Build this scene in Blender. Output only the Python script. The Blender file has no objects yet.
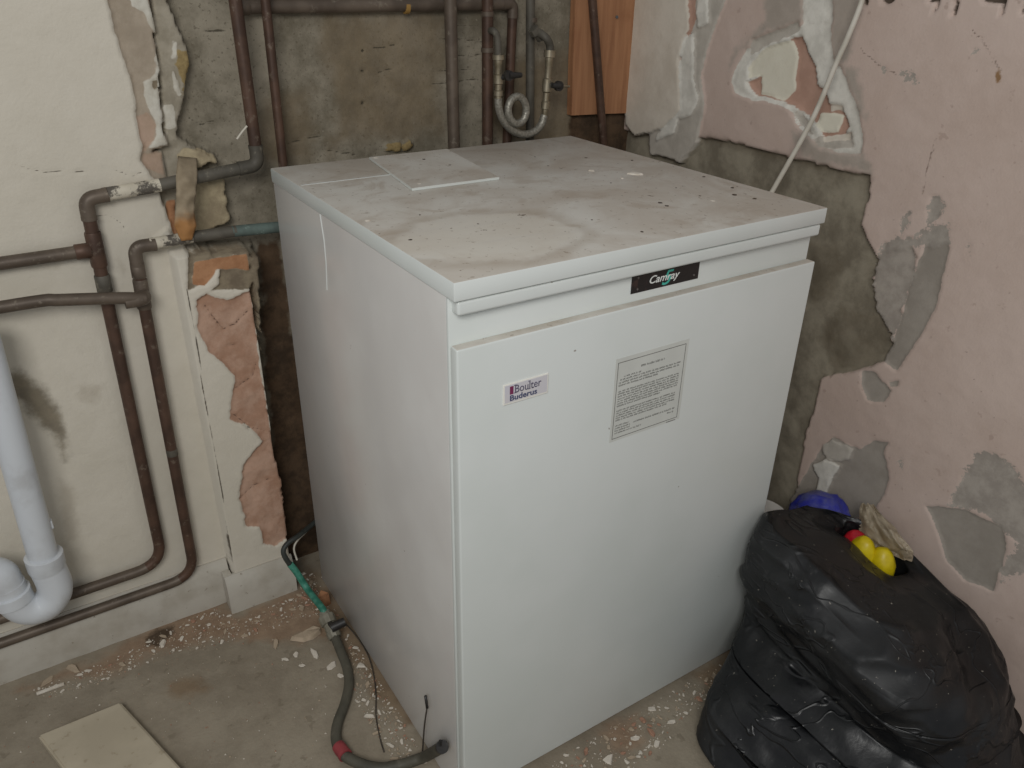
import bpy, bmesh, math, random
import numpy as np
from mathutils import Vector, Matrix, Euler, noise as mnoise
random.seed(7)
scene = bpy.context.scene
C = scene.collection
PI = math.pi

# ---------------------------------------------------------------- camera
CAM = (-0.3746, -0.6866, 1.1513)
ROT = (1.0879, -0.0166, -0.5709)
FPX = 793.23
cd = bpy.data.cameras.new('camera'); cam = bpy.data.objects.new('camera', cd); C.objects.link(cam)
cam.location = CAM; cam.rotation_euler = ROT
cd.sensor_width = 36; cd.lens = FPX * 36 / 1024; cd.clip_start = 0.01
scene.camera = cam
RM = Euler(ROT).to_matrix()

def P(u, v, axis, val):
    """point of the place seen at (u, v) of the photo on the plane axis = val"""
    d = RM @ Vector(((u - 512) / FPX, (384 - v) / FPX, -1))
    t = (val - CAM[axis]) / d[axis]
    return Vector(CAM) + d * t
def PX(u, v, x): return P(u, v, 0, x)
def PY(u, v, y): return P(u, v, 1, y)
def PZ(u, v, z=0.0): return P(u, v, 2, z)

# ---------------------------------------------------------------- materials
def lin(c):
    r = []
    for x in c:
        x /= 255
        r.append(x / 12.92 if x <= .04045 else ((x + .055) / 1.055) ** 2.4)
    return (*r, 1)

class NT:
    def __init__(s, name):
        s.m = bpy.data.materials.new(name); s.m.use_nodes = True
        s.t = s.m.node_tree; s.b = s.t.nodes['Principled BSDF']
        s.co = s.n('ShaderNodeTexCoord').outputs['Object']
    def n(s, typ, **k):
        x = s.t.nodes.new(typ)
        for a, b in k.items(): setattr(x, a, b)
        return x
    def l(s, a, b): s.t.links.new(a, b)
    def noise(s, scale, detail=4, rough=.55, vec=None, dist=0):
        x = s.n('ShaderNodeTexNoise'); x.inputs['Scale'].default_value = scale
        x.inputs['Detail'].default_value = detail; x.inputs['Roughness'].default_value = rough
        x.inputs['Distortion'].default_value = dist
        s.l(vec or s.co, x.inputs['Vector']); return x.outputs[0]
    def mapped(s, loc=(0,0,0), rot=(0,0,0), sc=(1,1,1), vec=None):
        x = s.n('ShaderNodeMapping'); s.l(vec or s.co, x.inputs[0])
        x.inputs[1].default_value = loc; x.inputs[2].default_value = rot; x.inputs[3].default_value = sc
        return x.outputs[0]
    def math(s, op, a, b=None, c=None):
        x = s.n('ShaderNodeMath', operation=op)
        for i, q in enumerate((a, b, c)):
            if q is None: continue
            if isinstance(q, (int, float)): x.inputs[i].default_value = q
            else: s.l(q, x.inputs[i])
        return x.outputs[0]
    def rng(s, v, a, b, c=0, d=1, smooth=True):
        x = s.n('ShaderNodeMapRange'); x.interpolation_type = 'SMOOTHSTEP' if smooth else 'LINEAR'
        s.l(v, x.inputs[0])
        for i, q in enumerate((a, b, c, d)): x.inputs[i + 1].default_value = q
        return x.outputs[0]
    def mix(s, f, a, b):
        x = s.n('ShaderNodeMix', data_type='RGBA')
        if isinstance(f, (int, float)): x.inputs[0].default_value = f
        else: s.l(f, x.inputs[0])
        for i, q in ((6, a), (7, b)):
            if isinstance(q, tuple): x.inputs[i].default_value = q if len(q) == 4 else lin(q)
            else: s.l(q, x.inputs[i])
        return x.outputs[2]
    def attr(s, name):
        x = s.n('ShaderNodeAttribute', attribute_name=name); return x.outputs['Fac']
    def bump(s, h, strength=.3, dist=.002):
        x = s.n('ShaderNodeBump'); x.inputs['Strength'].default_value = strength
        x.inputs['Distance'].default_value = dist; s.l(h, x.inputs['Height']); s.l(x.outputs[0], s.b.inputs['Normal'])
    def done(s, col=None, rough=.6, metal=0, spec=.5):
        if isinstance(col, tuple): s.b.inputs['Base Color'].default_value = lin(col)
        elif col is not None: s.l(col, s.b.inputs['Base Color'])
        if isinstance(rough, (int, float)): s.b.inputs['Roughness'].default_value = rough
        else: s.l(rough, s.b.inputs['Roughness'])
        s.b.inputs['Metallic'].default_value = metal
        s.b.inputs['Specular IOR Level'].default_value = spec
        return s.m

def simple(name, a, b=None, scale=20, rough=.6, metal=0, spec=.5, bump=0, bscale=200, lo=.35, hi=.65):
    t = NT(name)
    col = t.mix(t.rng(t.noise(scale), lo, hi), a, b or a)
    if bump: t.bump(t.noise(bscale), bump)
    return t.done(col, rough, metal, spec)

def layered(name, base, classes, rough=.92, grain=.35, gscale=260, speck=None):
    """base/class colours are (colA, colB, scale); a class is (attribute, colA, colB, scale, fuzz, fuzzscale, soft, max)"""
    t = NT(name)
    t.co = t.n('ShaderNodeTexCoord').outputs['Object']
    a, b, sc = base
    col = t.mix(t.rng(t.noise(sc, 9, .7), .36, .64), a, b)
    if speck:
        for (c, s, th, am) in speck:
            col = t.mix(t.rng(t.noise(s, 3, .6), th, th + .05, 0, am), col, c)
    for (at, a, b, sc, fz, fs, soft, mx) in classes:
        cc = t.mix(t.rng(t.noise(sc, 8, .68), .36, .64), a, b)
        d = t.attr(at)
        if fz: d = t.math('ADD', d, t.math('MULTIPLY', t.math('SUBTRACT', t.noise(fs, 4, .65), .5), fz))
        col = t.mix(t.rng(d, -soft, soft, 0, mx), col, cc)
    t.bump(t.math('ADD', t.noise(gscale, 3), t.math('MULTIPLY', t.noise(40, 4), 2)), grain, .0018)
    return t.done(col, rough, 0, .25)

# ---------------------------------------------------------------- object helpers
def base_loc(p):
    v = Vector((0, 0, 0))
    while p is not None: v += p.location; p = p.parent
    return v
def obj(name, bm, mat, parent=None, smooth=False, label=None, at=None):
    """links a bmesh (in world coordinates) as one mesh object"""
    me = bpy.data.meshes.new(name)
    off = base_loc(parent) if parent else (Vector(at) if at is not None else Vector((0, 0, 0)))
    bmesh.ops.translate(bm, verts=bm.verts, vec=-off)
    bm.to_mesh(me); bm.free()
    for m in (mat if isinstance(mat, (list, tuple)) else [mat]): me.materials.append(m)
    if smooth:
        for p in me.polygons: p.use_smooth = True
    o = bpy.data.objects.new(name, me); C.objects.link(o)
    if parent: o.parent = parent
    else: o.location = off
    if label: o['label'] = label
    return o
def tag(o, label, cat, group=None):
    o['label'] = label; o['category'] = cat
    if group: o['group'] = group
    return o
def thing(name, loc, label, cat, group=None):
    o = bpy.data.objects.new(name, None); C.objects.link(o); o.location = loc; o.empty_display_size = .05
    return tag(o, label, cat, group)

def box(bm, lo, hi, bev=0, seg=2):
    r = bmesh.ops.create_cube(bm, size=1)
    lo, hi = Vector(lo), Vector(hi)
    for v in r['verts']:
        v.co = Vector(((lo[i] + hi[i]) / 2 + v.co[i] * (hi[i] - lo[i]) for i in range(3)))
    if bev:
        es = list({e for v in r['verts'] for e in v.link_edges})
        bmesh.ops.bevel(bm, geom=es, offset=bev, segments=seg, affect='EDGES', profile=.5)
def new(): return bmesh.new()

def fillet(pts, r, n=8):
    """rounds the inner corners of a polyline; r is one radius or one per inner corner"""
    pts = [Vector(p) for p in pts]; out = [pts[0]]
    for i in range(1, len(pts) - 1):
        a, b, c = pts[i - 1], pts[i], pts[i + 1]
        rr = r[i - 1] if isinstance(r, (list, tuple)) else r
        d1, d2 = (a - b).normalized(), (c - b).normalized()
        ang = d1.angle(d2)
        if rr <= 0 or ang > 3.1: out.append(b); continue
        tl = min(rr / math.tan(ang / 2), (a - b).length * .49, (c - b).length * .49)
        s, e = b + d1 * tl, b + d2 * tl
        for k in range(n + 1):
            t = k / n
            out.append(s * (1 - t) ** 2 + b * 2 * t * (1 - t) + e * t * t)
    out.append(pts[-1]); return out
def spline(pts, n=8):
    pts = [Vector(p) for p in pts]; q = [pts[0] * 2 - pts[1]] + pts + [pts[-1] * 2 - pts[-2]]; out = []
    for i in range(1, len(q) - 2):
        a, b, c, d = q[i - 1:i + 3]
        for k in range(n):
            t = k / n
            out.append(.5 * ((2 * b) + (c - a) * t + (2 * a - 5 * b + 4 * c - d) * t * t + (3 * b - a - 3 * c + d) * t ** 3))
    out.append(pts[-1]); return out
def tube(bm, pts, r, seg=16, cap=True):
    """sweeps a circle; r is a number or one radius per point"""
    pts = [Vector(p) for p in pts]; n = len(pts); rings = []; up = None
    for i, p in enumerate(pts):
        t = (pts[min(i + 1, n - 1)] - pts[max(i - 1, 0)]).normalized()
        if up is None: up = t.orthogonal().normalized()
        up = (up - t * up.dot(t)).normalized(); w = t.cross(up)
        rr = r[i] if isinstance(r, (list, tuple)) else r
        rings.append([bm.verts.new(p + (up * math.cos(a) + w * math.sin(a)) * rr) for a in (2 * PI * k / seg for k in range(seg))])
    for a, b in zip(rings, rings[1:]):
        for k in range(seg): bm.faces.new((a[k], a[(k + 1) % seg], b[(k + 1) % seg], b[k]))
    if cap:
        bm.faces.new(rings[0][::-1]); bm.faces.new(rings[-1])
def shade(o, ang=40):
    for p in o.data.polygons: p.use_smooth = True
    bpy.context.view_layer.update()
    me = o.data
    bm = bmesh.new(); bm.from_mesh(me)
    for e in bm.edges:
        if len(e.link_faces) == 2 and e.calc_face_angle(0) > math.radians(ang): e.smooth = False
    bm.to_mesh(me); bm.free()
    return o
def prism(bm, poly, n, th):
    """solid from a closed 3-D outline and a thickness vector n*th"""
    n = Vector(n) * th
    a = [bm.verts.new(Vector(p)) for p in poly]; b = [bm.verts.new(Vector(p) + n) for p in poly]
    f1 = bm.faces.new(a); f2 = bm.faces.new(b[::-1])
    for i in range(len(poly)):
        j = (i + 1) % len(poly); bm.faces.new((a[j], a[i], b[i], b[j]))
    bmesh.ops.triangulate(bm, faces=[f1, f2])
    bmesh.ops.recalc_face_normals(bm, faces=bm.faces)

# ---------------------------------------------------------------- numpy noise and signed distances
_rng = np.random.RandomState(3); _tab = _rng.rand(256, 256)
def vn(x, y, s=0):
    x = x + s * 17.31; y = y + s * 9.77
    xi = np.floor(x).astype(int); yi = np.floor(y).astype(int); fx = x - xi; fy = y - yi
    fx = fx * fx * (3 - 2 * fx); fy = fy * fy * (3 - 2 * fy)
    g = lambda a, b: _tab[a & 255, b & 255]
    return (g(xi, yi) * (1 - fx) + g(xi + 1, yi) * fx) * (1 - fy) + (g(xi, yi + 1) * (1 - fx) + g(xi + 1, yi + 1) * fx) * fy
def fbm(x, y, s=0, o=4):
    r = 0; a = .5; t = 0
    for i in range(o): r = r + a * vn(x * 2 ** i, y * 2 ** i, s + i); t += a; a *= .55
    return r / t - .5
def sdf_poly(x, y, poly):
    d = np.full(x.shape, 1e9); ins = np.zeros(x.shape, bool); n = len(poly)
    for i in range(n):
        ax, ay = poly[i]; bx, by = poly[(i + 1) % n]
        ex, ey = bx - ax, by - ay; L = ex * ex + ey * ey + 1e-12
        t = np.clip(((x - ax) * ex + (y - ay) * ey) / L, 0, 1)
        d = np.minimum(d, np.hypot(x - ax - t * ex, y - ay - t * ey))
        if ay != by:
            c = ((ay > y) != (by > y)) & (x < (bx - ax) * (y - ay) / (by - ay) + ax); ins ^= c
    return np.where(ins, d, -d)
def sdf_line(x, y, pts, w):
    d = np.full(x.shape, 1e9)
    for (ax, ay), (bx, by) in zip(pts, pts[1:]):
        ex, ey = bx - ax, by - ay; L = ex * ex + ey * ey + 1e-12
        t = np.clip(((x - ax) * ex + (y - ay) * ey) / L, 0, 1)
        d = np.minimum(d, np.hypot(x - ax - t * ex, y - ay - t * ey))
    return w - d

def relief(name, axis, base, sign, ra, rb, step, layers, mat, rough=.0015, order=None):
    """a surface as a fine grid: layers (plaster coats, bare patches, cracks) are laid on in order, each with its own thickness"""
    na = int((ra[1] - ra[0]) / step) + 1; nb = int((rb[1] - rb[0]) / step) + 1
    a, b = np.meshgrid(np.linspace(*ra, na), np.linspace(*rb, nb))
    x, y = a.ravel(), b.ravel()
    h = rough * 2 * fbm(x * 30, y * 30, 1) + rough * 2 * fbm(x * 7, y * 7, 2)
    attrs = {}
    for k, L in enumerate(layers):
        lh = L.get('h', 0); pv = base + sign * (L.get('at', lh) if L.get('at', lh) is not None else 0)
        jag = L.get('jag', .006); fr = L.get('freq', 60)
        wx = x + jag * 2 * fbm(x * fr, y * fr, 20 + k) ; wy = y + jag * 2 * fbm(x * fr, y * fr, 60 + k)
        d = np.full(x.shape, -1e3)
        def cv(p):
            out = []
            for u, v in p:
                q = P(u, v, axis, pv); out.append((q[1] if axis == 0 else q[0], q[1] if axis == 2 else q[2]))
            return out
        for p in L.get('px', []): d = np.maximum(d, sdf_poly(wx, wy, cv(p)))
        for p in L.get('raw', []): d = np.maximum(d, sdf_poly(wx, wy, p))
        for p in L.get('lines', []): d = np.maximum(d, sdf_line(wx, wy, cv(p), L.get('w', .001)))
        for p in L.get('holes', []): d = np.minimum(d, -sdf_poly(wx, wy, cv(p)))
        at = L['cls']
        if L.get('h') is not None and order:
            for other in attrs:
                if order.index(other) > order.index(at): attrs[other] = np.minimum(attrs[other], -d + .0006)
        attrs[at] = np.maximum(attrs.get(at, np.full(x.shape, -1e3)), d)
        for other in L.get('clear', []):
            if other in attrs: attrs[other] = np.minimum(attrs[other], -d)
        if L.get('h') is not None:
            e = L.get('edge', .001); s = np.clip((d + e) / (2 * e), 0, 1); s = s * s * (3 - 2 * s)
            hh = lh + L.get('rough', .0006) * 2 * fbm(x * 25, y * 25, 90 + k, 5) - L.get('bulge', 0) * np.exp(-np.clip(d, 0, 1) / .008)
            h = h * (1 - s) + hh * s
    co = np.zeros((len(x), 3))
    ia, ib = {0: (1, 2), 1: (0, 2), 2: (0, 1)}[axis]
    co[:, ia] = x; co[:, ib] = y; co[:, axis] = base + sign * h
    idx = np.arange(na * nb).reshape(nb, na)
    q = np.stack([idx[:-1, :-1], idx[:-1, 1:], idx[1:, 1:], idx[1:, :-1]], -1).reshape(-1, 4)
    flip = (axis == 1 and sign > 0) or (axis == 0 and sign < 0)
    if flip: q = q[:, ::-1]
    me = bpy.data.meshes.new(name)
    me.vertices.add(len(co)); me.vertices.foreach_set('co', co.ravel())
    me.loops.add(q.size); me.loops.foreach_set('vertex_index', q.ravel().astype(np.int32))
    me.polygons.add(len(q)); me.polygons.foreach_set('loop_start', np.arange(0, q.size, 4, dtype=np.int32))
    me.polygons.foreach_set('loop_total', np.full(len(q), 4, np.int32))
    me.update(calc_edges=True); me.validate()
    for k, v in attrs.items():
        at = me.attributes.new(k, 'FLOAT', 'POINT'); at.data.foreach_set('value', np.clip(v, -1, 1).astype(np.float32))
    me.materials.append(mat)
    o = bpy.data.objects.new(name, me); C.objects.link(o); o['kind'] = 'structure'
    return o

def crop(ox, oy, k, *pts): return [(ox + x * k, oy + y * k) for x, y in pts]

# ================================================================ BACK WALL
YB = .70            # bare render; the cream plaster stands 4 cm proud of it, the pier 8 cm
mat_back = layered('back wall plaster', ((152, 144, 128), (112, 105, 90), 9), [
    ('stain', (128, 112, 88), (112, 98, 78), 20, .05, 9, .02, .6),
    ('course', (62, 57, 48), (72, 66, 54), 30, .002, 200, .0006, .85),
    ('soot_shade', (60, 46, 34), (92, 72, 54), 25, .02, 40, .006, .95),
    ('chunk', (186, 172, 142), (150, 136, 112), 25, .004, 120, .001, 1),
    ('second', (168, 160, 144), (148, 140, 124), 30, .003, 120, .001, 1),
    ('yellow', (160, 140, 98), (130, 112, 78), 40, .004, 120, .001, 1),
    ('beige', (174, 161, 144), (160, 147, 130), 25, .002, 120, .001, 1),
    ('pinkish', (182, 158, 140), (168, 146, 126), 25, .003, 120, .002, 1),
    ('white', (206, 202, 190), (190, 184, 170), 40, .002, 120, .001, 1),
    ('cream', (212, 205, 191), (204, 197, 182), 3, .001, 150, .0008, 1),
    ('mould', (116, 104, 82), (92, 82, 64), 30, .03, 35, .010, .8),
    ('scuff', (150, 138, 120), (165, 154, 136), 60, .03, 60, .010, .4),
    ('brick', (188, 156, 136), (168, 132, 110), 22, .003, 120, .001, 1),
    ('orange', (178, 134, 100), (160, 116, 84), 30, .003, 120, .001, 1),
    ('mortar', (140, 128, 108), (118, 106, 90), 45, .003, 120, .001, 1),
    ('crack', (70, 62, 52), (84, 74, 62), 30, .0008, 200, .0005, .9),
], grain=.3, speck=[((92, 84, 70), 170, .60, .55), ((172, 164, 148), 80, .66, .4)])
k3 = lambda *p: crop(90, 0, .2213, *p)
k5 = lambda *p: crop(160, 140, .1693, *p)
kc = lambda *p: crop(0, 200, .293, *p)
kd = lambda *p: crop(0, 380, .293, *p)
ke = lambda *p: crop(200, 0, .293, *p)
back_layers = [
    dict(cls='stain', h=None, at=0, px=[[(330, 10), (440, 10), (440, 130), (330, 150)], [(262, 100), (310, 100), (310, 160), (262, 160)], [(500, 60), (575, 60), (575, 140), (490, 140)]], jag=.03, freq=12),
    dict(cls='course', h=-.002, w=.0011, jag=.004, freq=40, lines=[ke((790, 95), (960, 88)), ke((795, 130), (960, 140)), ke((790, 195), (960, 185)), ke((790, 240), (960, 238)), ke((790, 285), (960, 270)), ke((0, 100), (80, 105)), ke((300, 490), (420, 460)), ke((600, 250), (660, 230)), ke((590, 165), (660, 150)), ke((420, 510), (560, 530)),
        [(217, 29), (226, 30)], [(186, 118), (200, 124), (214, 120)]]),
    dict(cls='course', h=-.004, w=.0028, jag=.001, lines=[ke((552, 172), (553, 173)), ke((552, 242), (553, 243)), ke((552, 350), (553, 351))]),
    dict(cls='soot_shade', h=None, at=0, px=[[(257, 244), (276, 238), (345, 640), (285, 640)]], jag=.01, freq=40),  # shade of the gap beside the boiler painted in, along with brown dirt
    dict(cls='soot_shade', h=None, at=0, px=[[(572, 112), (640, 112), (640, 200), (560, 200)]], jag=.006, freq=40),  # darker brown patch of wall below the board
    dict(cls='yellow', h=.012, px=[ke((690, 500), (720, 480), (735, 500), (700, 520)), ke((640, 495), (690, 490), (690, 520), (640, 520))], jag=.004, freq=80),
    dict(cls='second', h=.02, px=[[(160, 140), (178, 137), (196, 148), (200, 176), (196, 246), (252, 246), (252, 265), (150, 265), (155, 180)]], jag=.008, freq=50, rough=.004),
    dict(cls='chunk', h=.026, px=[k5((100, 90), (150, 40), (230, 60), (340, 90), (350, 130), (250, 165), (180, 160), (110, 110)),
        k5((215, 260), (380, 230), (390, 320), (410, 400), (410, 490), (330, 520), (205, 545), (195, 400))], jag=.005, freq=60, rough=.004),
    dict(cls='second', h=.022, px=[k3((270, -40), (345, -40), (355, 0), (400, 120), (450, 250), (440, 350), (430, 450), (405, 540), (400, 620), (350, 670), (330, 560), (315, 400), (300, 200), (280, 60))], jag=.004, freq=50, rough=.003),
    dict(cls='yellow', h=.025, px=[k3((395, 215), (440, 230), (455, 290), (440, 350), (420, 450), (412, 420), (425, 390), (385, 300))], jag=.004, freq=80, rough=.004),
    dict(cls='white', h=.024, px=[k3((365, 320), (382, 325), (415, 425), (400, 430), (375, 385)), k3((375, 190), (390, 190), (390, 265), (370, 265)), k3((330, 480), (380, 470), (395, 580), (345, 580))], jag=.004, freq=90),
    dict(cls='beige', h=.033, px=[[(98, -20), (150, -20), (150, 0), (156, 44), (160, 88), (163, 124), (168, 147), (152, 151), (163, 160), (169, 188), (150, 190), (130, 150)]], jag=.003, freq=60, rough=.001),
    dict(cls='pinkish', h=.032, px=[k3((205, 530), (255, 510), (300, 560), (290, 640), (240, 680), (215, 680)), k3((225, 690), (330, 690), (335, 790), (250, 760))], jag=.004, freq=60),
    dict(cls='white', h=.036, px=[k3((165, -30), (262, -30), (268, 0), (300, 120), (292, 160), (270, 110), (240, 50), (190, 25)),
        k3((296, 170), (315, 330), (320, 500), (355, 660), (265, 668), (305, 610), (290, 530), (255, 480), (240, 370), (300, 340))], jag=.004, freq=80),
    dict(cls='mortar', h=.033, px=[k3((275, 370), (305, 360), (305, 400), (285, 410))], jag=.003),
    dict(cls='cream', h=.04, px=[[(-120, -60), (106, -60), (108, 0), (113, 25), (120, 50), (126, 65), (133, 85), (137, 115), (143, 148), (140, 160), (148, 172), (158, 183), (160, 193), (165, 207), (172, 225), (182, 237), (190, 260), (235, 640), (-120, 800)]], jag=.003, freq=60, rough=.0012),
    dict(cls='white', h=.048, px=[crop(60, 160, .2083, (400, 395), (450, 385), (520, 345), (575, 395), (530, 408), (420, 425))], jag=.004, freq=90, rough=.004),
    dict(cls='mould', h=None, at=.04, px=[[(-10, 378), (20, 372), (44, 388), (58, 410), (66, 435), (66, 462), (60, 440), (38, 424), (18, 398), (-5, 400)]], jag=.006, freq=40),
    dict(cls='scuff', h=None, at=.04, px=[[(30, 262), (60, 260), (58, 266), (30, 270)], [(118, 262), (126, 268), (124, 276), (119, 272)], crop(60, 160, .2083, (280, 510), (310, 515), (315, 560), (290, 550)), [(80, 388), (100, 385), (98, 400), (82, 402)], [(60, 480), (72, 490), (78, 540), (66, 545)]], jag=.006, freq=60),
    dict(cls='crack', h=.0385, w=.0008, lines=[crop(60, 160, .2083, (150, 270), (240, 268), (290, 300), (325, 355)), kc((590, 465), (610, 480), (640, 455), (655, 445)), [(15, 165), (45, 172), (92, 171)], [(115, 170), (132, 176), (142, 172)]], jag=.002, freq=90),
    dict(cls='orange', h=.030, px=[k5((40, 360), (95, 350), (100, 480), (130, 560), (100, 590), (60, 520), (45, 450))], jag=.004, freq=60, rough=.003),
    dict(cls='cream', h=.04, raw=[[(-.30, -.02), (-.30, .60), (-.19, .66), (-.13, .68), (-.13, -.02)]], jag=.0, rough=.0012),
    # the pier beside the boiler
    dict(cls='cream', h=.08, raw=[[(-.1655, -.02), (-.1655, .735), (-.0525, .722), (-.0525, -.02)]], jag=.0, freq=60, edge=.0006, rough=.001),
    dict(cls='mortar', h=.074, px=[kc((640, 190), (850, 170), (865, 300), (640, 310)), kc((850, 190), (885, 190), (900, 560), (868, 300))], jag=.003, freq=80, rough=.003),
    dict(cls='cream', h=.081, px=[kc((640, 310), (700, 285), (720, 235), (755, 235), (750, 290), (700, 330), (650, 350))], jag=.004, freq=80),
    dict(cls='orange', h=.076, px=[kc((660, 210), (845, 182), (852, 240), (740, 235), (700, 290), (655, 290))], jag=.003, freq=60),
    dict(cls='brick', h=.074, px=[[(196, 298), (205, 293), (228, 300), (251, 289), (255, 323), (259, 364), (266, 405), (268, 424), (274, 450), (281, 480), (288, 535), (275, 545), (262, 543), (259, 526), (246, 526), (239, 497), (243, 465), (262, 440), (248, 425), (229, 418), (231, 395), (235, 375), (222, 362), (208, 350), (198, 330)]], jag=.004, freq=50, rough=.005),
    dict(cls='crack', h=.07, w=.0009, jag=.002, freq=60, lines=[kc((690, 350), (760, 440), (800, 420), (850, 370)), kc((720, 510), (800, 490), (810, 500)), kd((820, 400), (860, 360), (930, 330)), kd((790, 110), (850, 160), (910, 170)), kc((800, 640), (860, 600), (870, 560))]),
    dict(cls='crack', h=None, at=.06, w=.0012, jag=.0015, freq=60, lines=[[(184, 285), (193, 330), (200, 385), (206, 412), (213, 450), (222, 505), (233, 580)]]),
]
wall_back = relief('wall_back', 1, YB, -1, (-1.05, .845), (0, 1.32), .0036, back_layers, mat_back, .002, ['stain', 'course', 'soot_shade', 'chunk', 'second', 'yellow', 'beige', 'pinkish', 'white', 'cream', 'mould', 'scuff', 'brick', 'orange', 'mortar', 'crack'])

# ================================================================ RIGHT WALL
XR = .815
mat_right = layered('right wall plaster', ((202, 183, 172), (193, 173, 161), 4), [
    ('concrete', (154, 146, 129), (122, 114, 99), 12, .003, 120, .001, 1),
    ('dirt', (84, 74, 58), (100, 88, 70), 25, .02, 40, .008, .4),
    ('skim', (164, 156, 146), (148, 140, 130), 9, .003, 150, .0008, 1),
    ('worn', (172, 164, 154), (152, 144, 135), 30, .030, 160, .001, .95),
    ('slab', (216, 207, 193), (204, 194, 179), 10, .001, 120, .001, 1),
    ('grey', (192, 185, 174), (176, 169, 158), 15, .002, 120, .001, 1),
    ('white', (222, 218, 208), (202, 198, 188), 25, .003, 120, .001, 1),
    ('smear', (154, 147, 136), (166, 158, 147), 20, .02, 60, .008, .75),
    ('brown', (184, 150, 133), (172, 138, 121), 15, .002, 120, .001, 1),
    ('creamy', (222, 217, 200), (214, 208, 190), 10, .001, 120, .001, 1),
    ('ochre', (150, 112, 70), (130, 100, 66), 25, .006, 120, .002, .9),
    ('dark', (84, 72, 60), (64, 55, 46), 40, .004, 120, .0012, .95),
    ('crack', (132, 112, 102), (120, 104, 94), 40, .003, 140, .0008, .8),
], grain=.2, speck=[((150, 130, 120), 130, .69, .7), ((168, 146, 134), 45, .66, .5)])
r1 = lambda *p: crop(724, 0, .293, *p)
r2 = lambda *p: crop(720, 0, .2343, *p)
r3 = lambda *p: crop(724, 180, .293, *p)
r4 = lambda *p: crop(724, 380, .293, *p)
r5 = lambda *p: crop(620, 0, .2214, *p)
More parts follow.
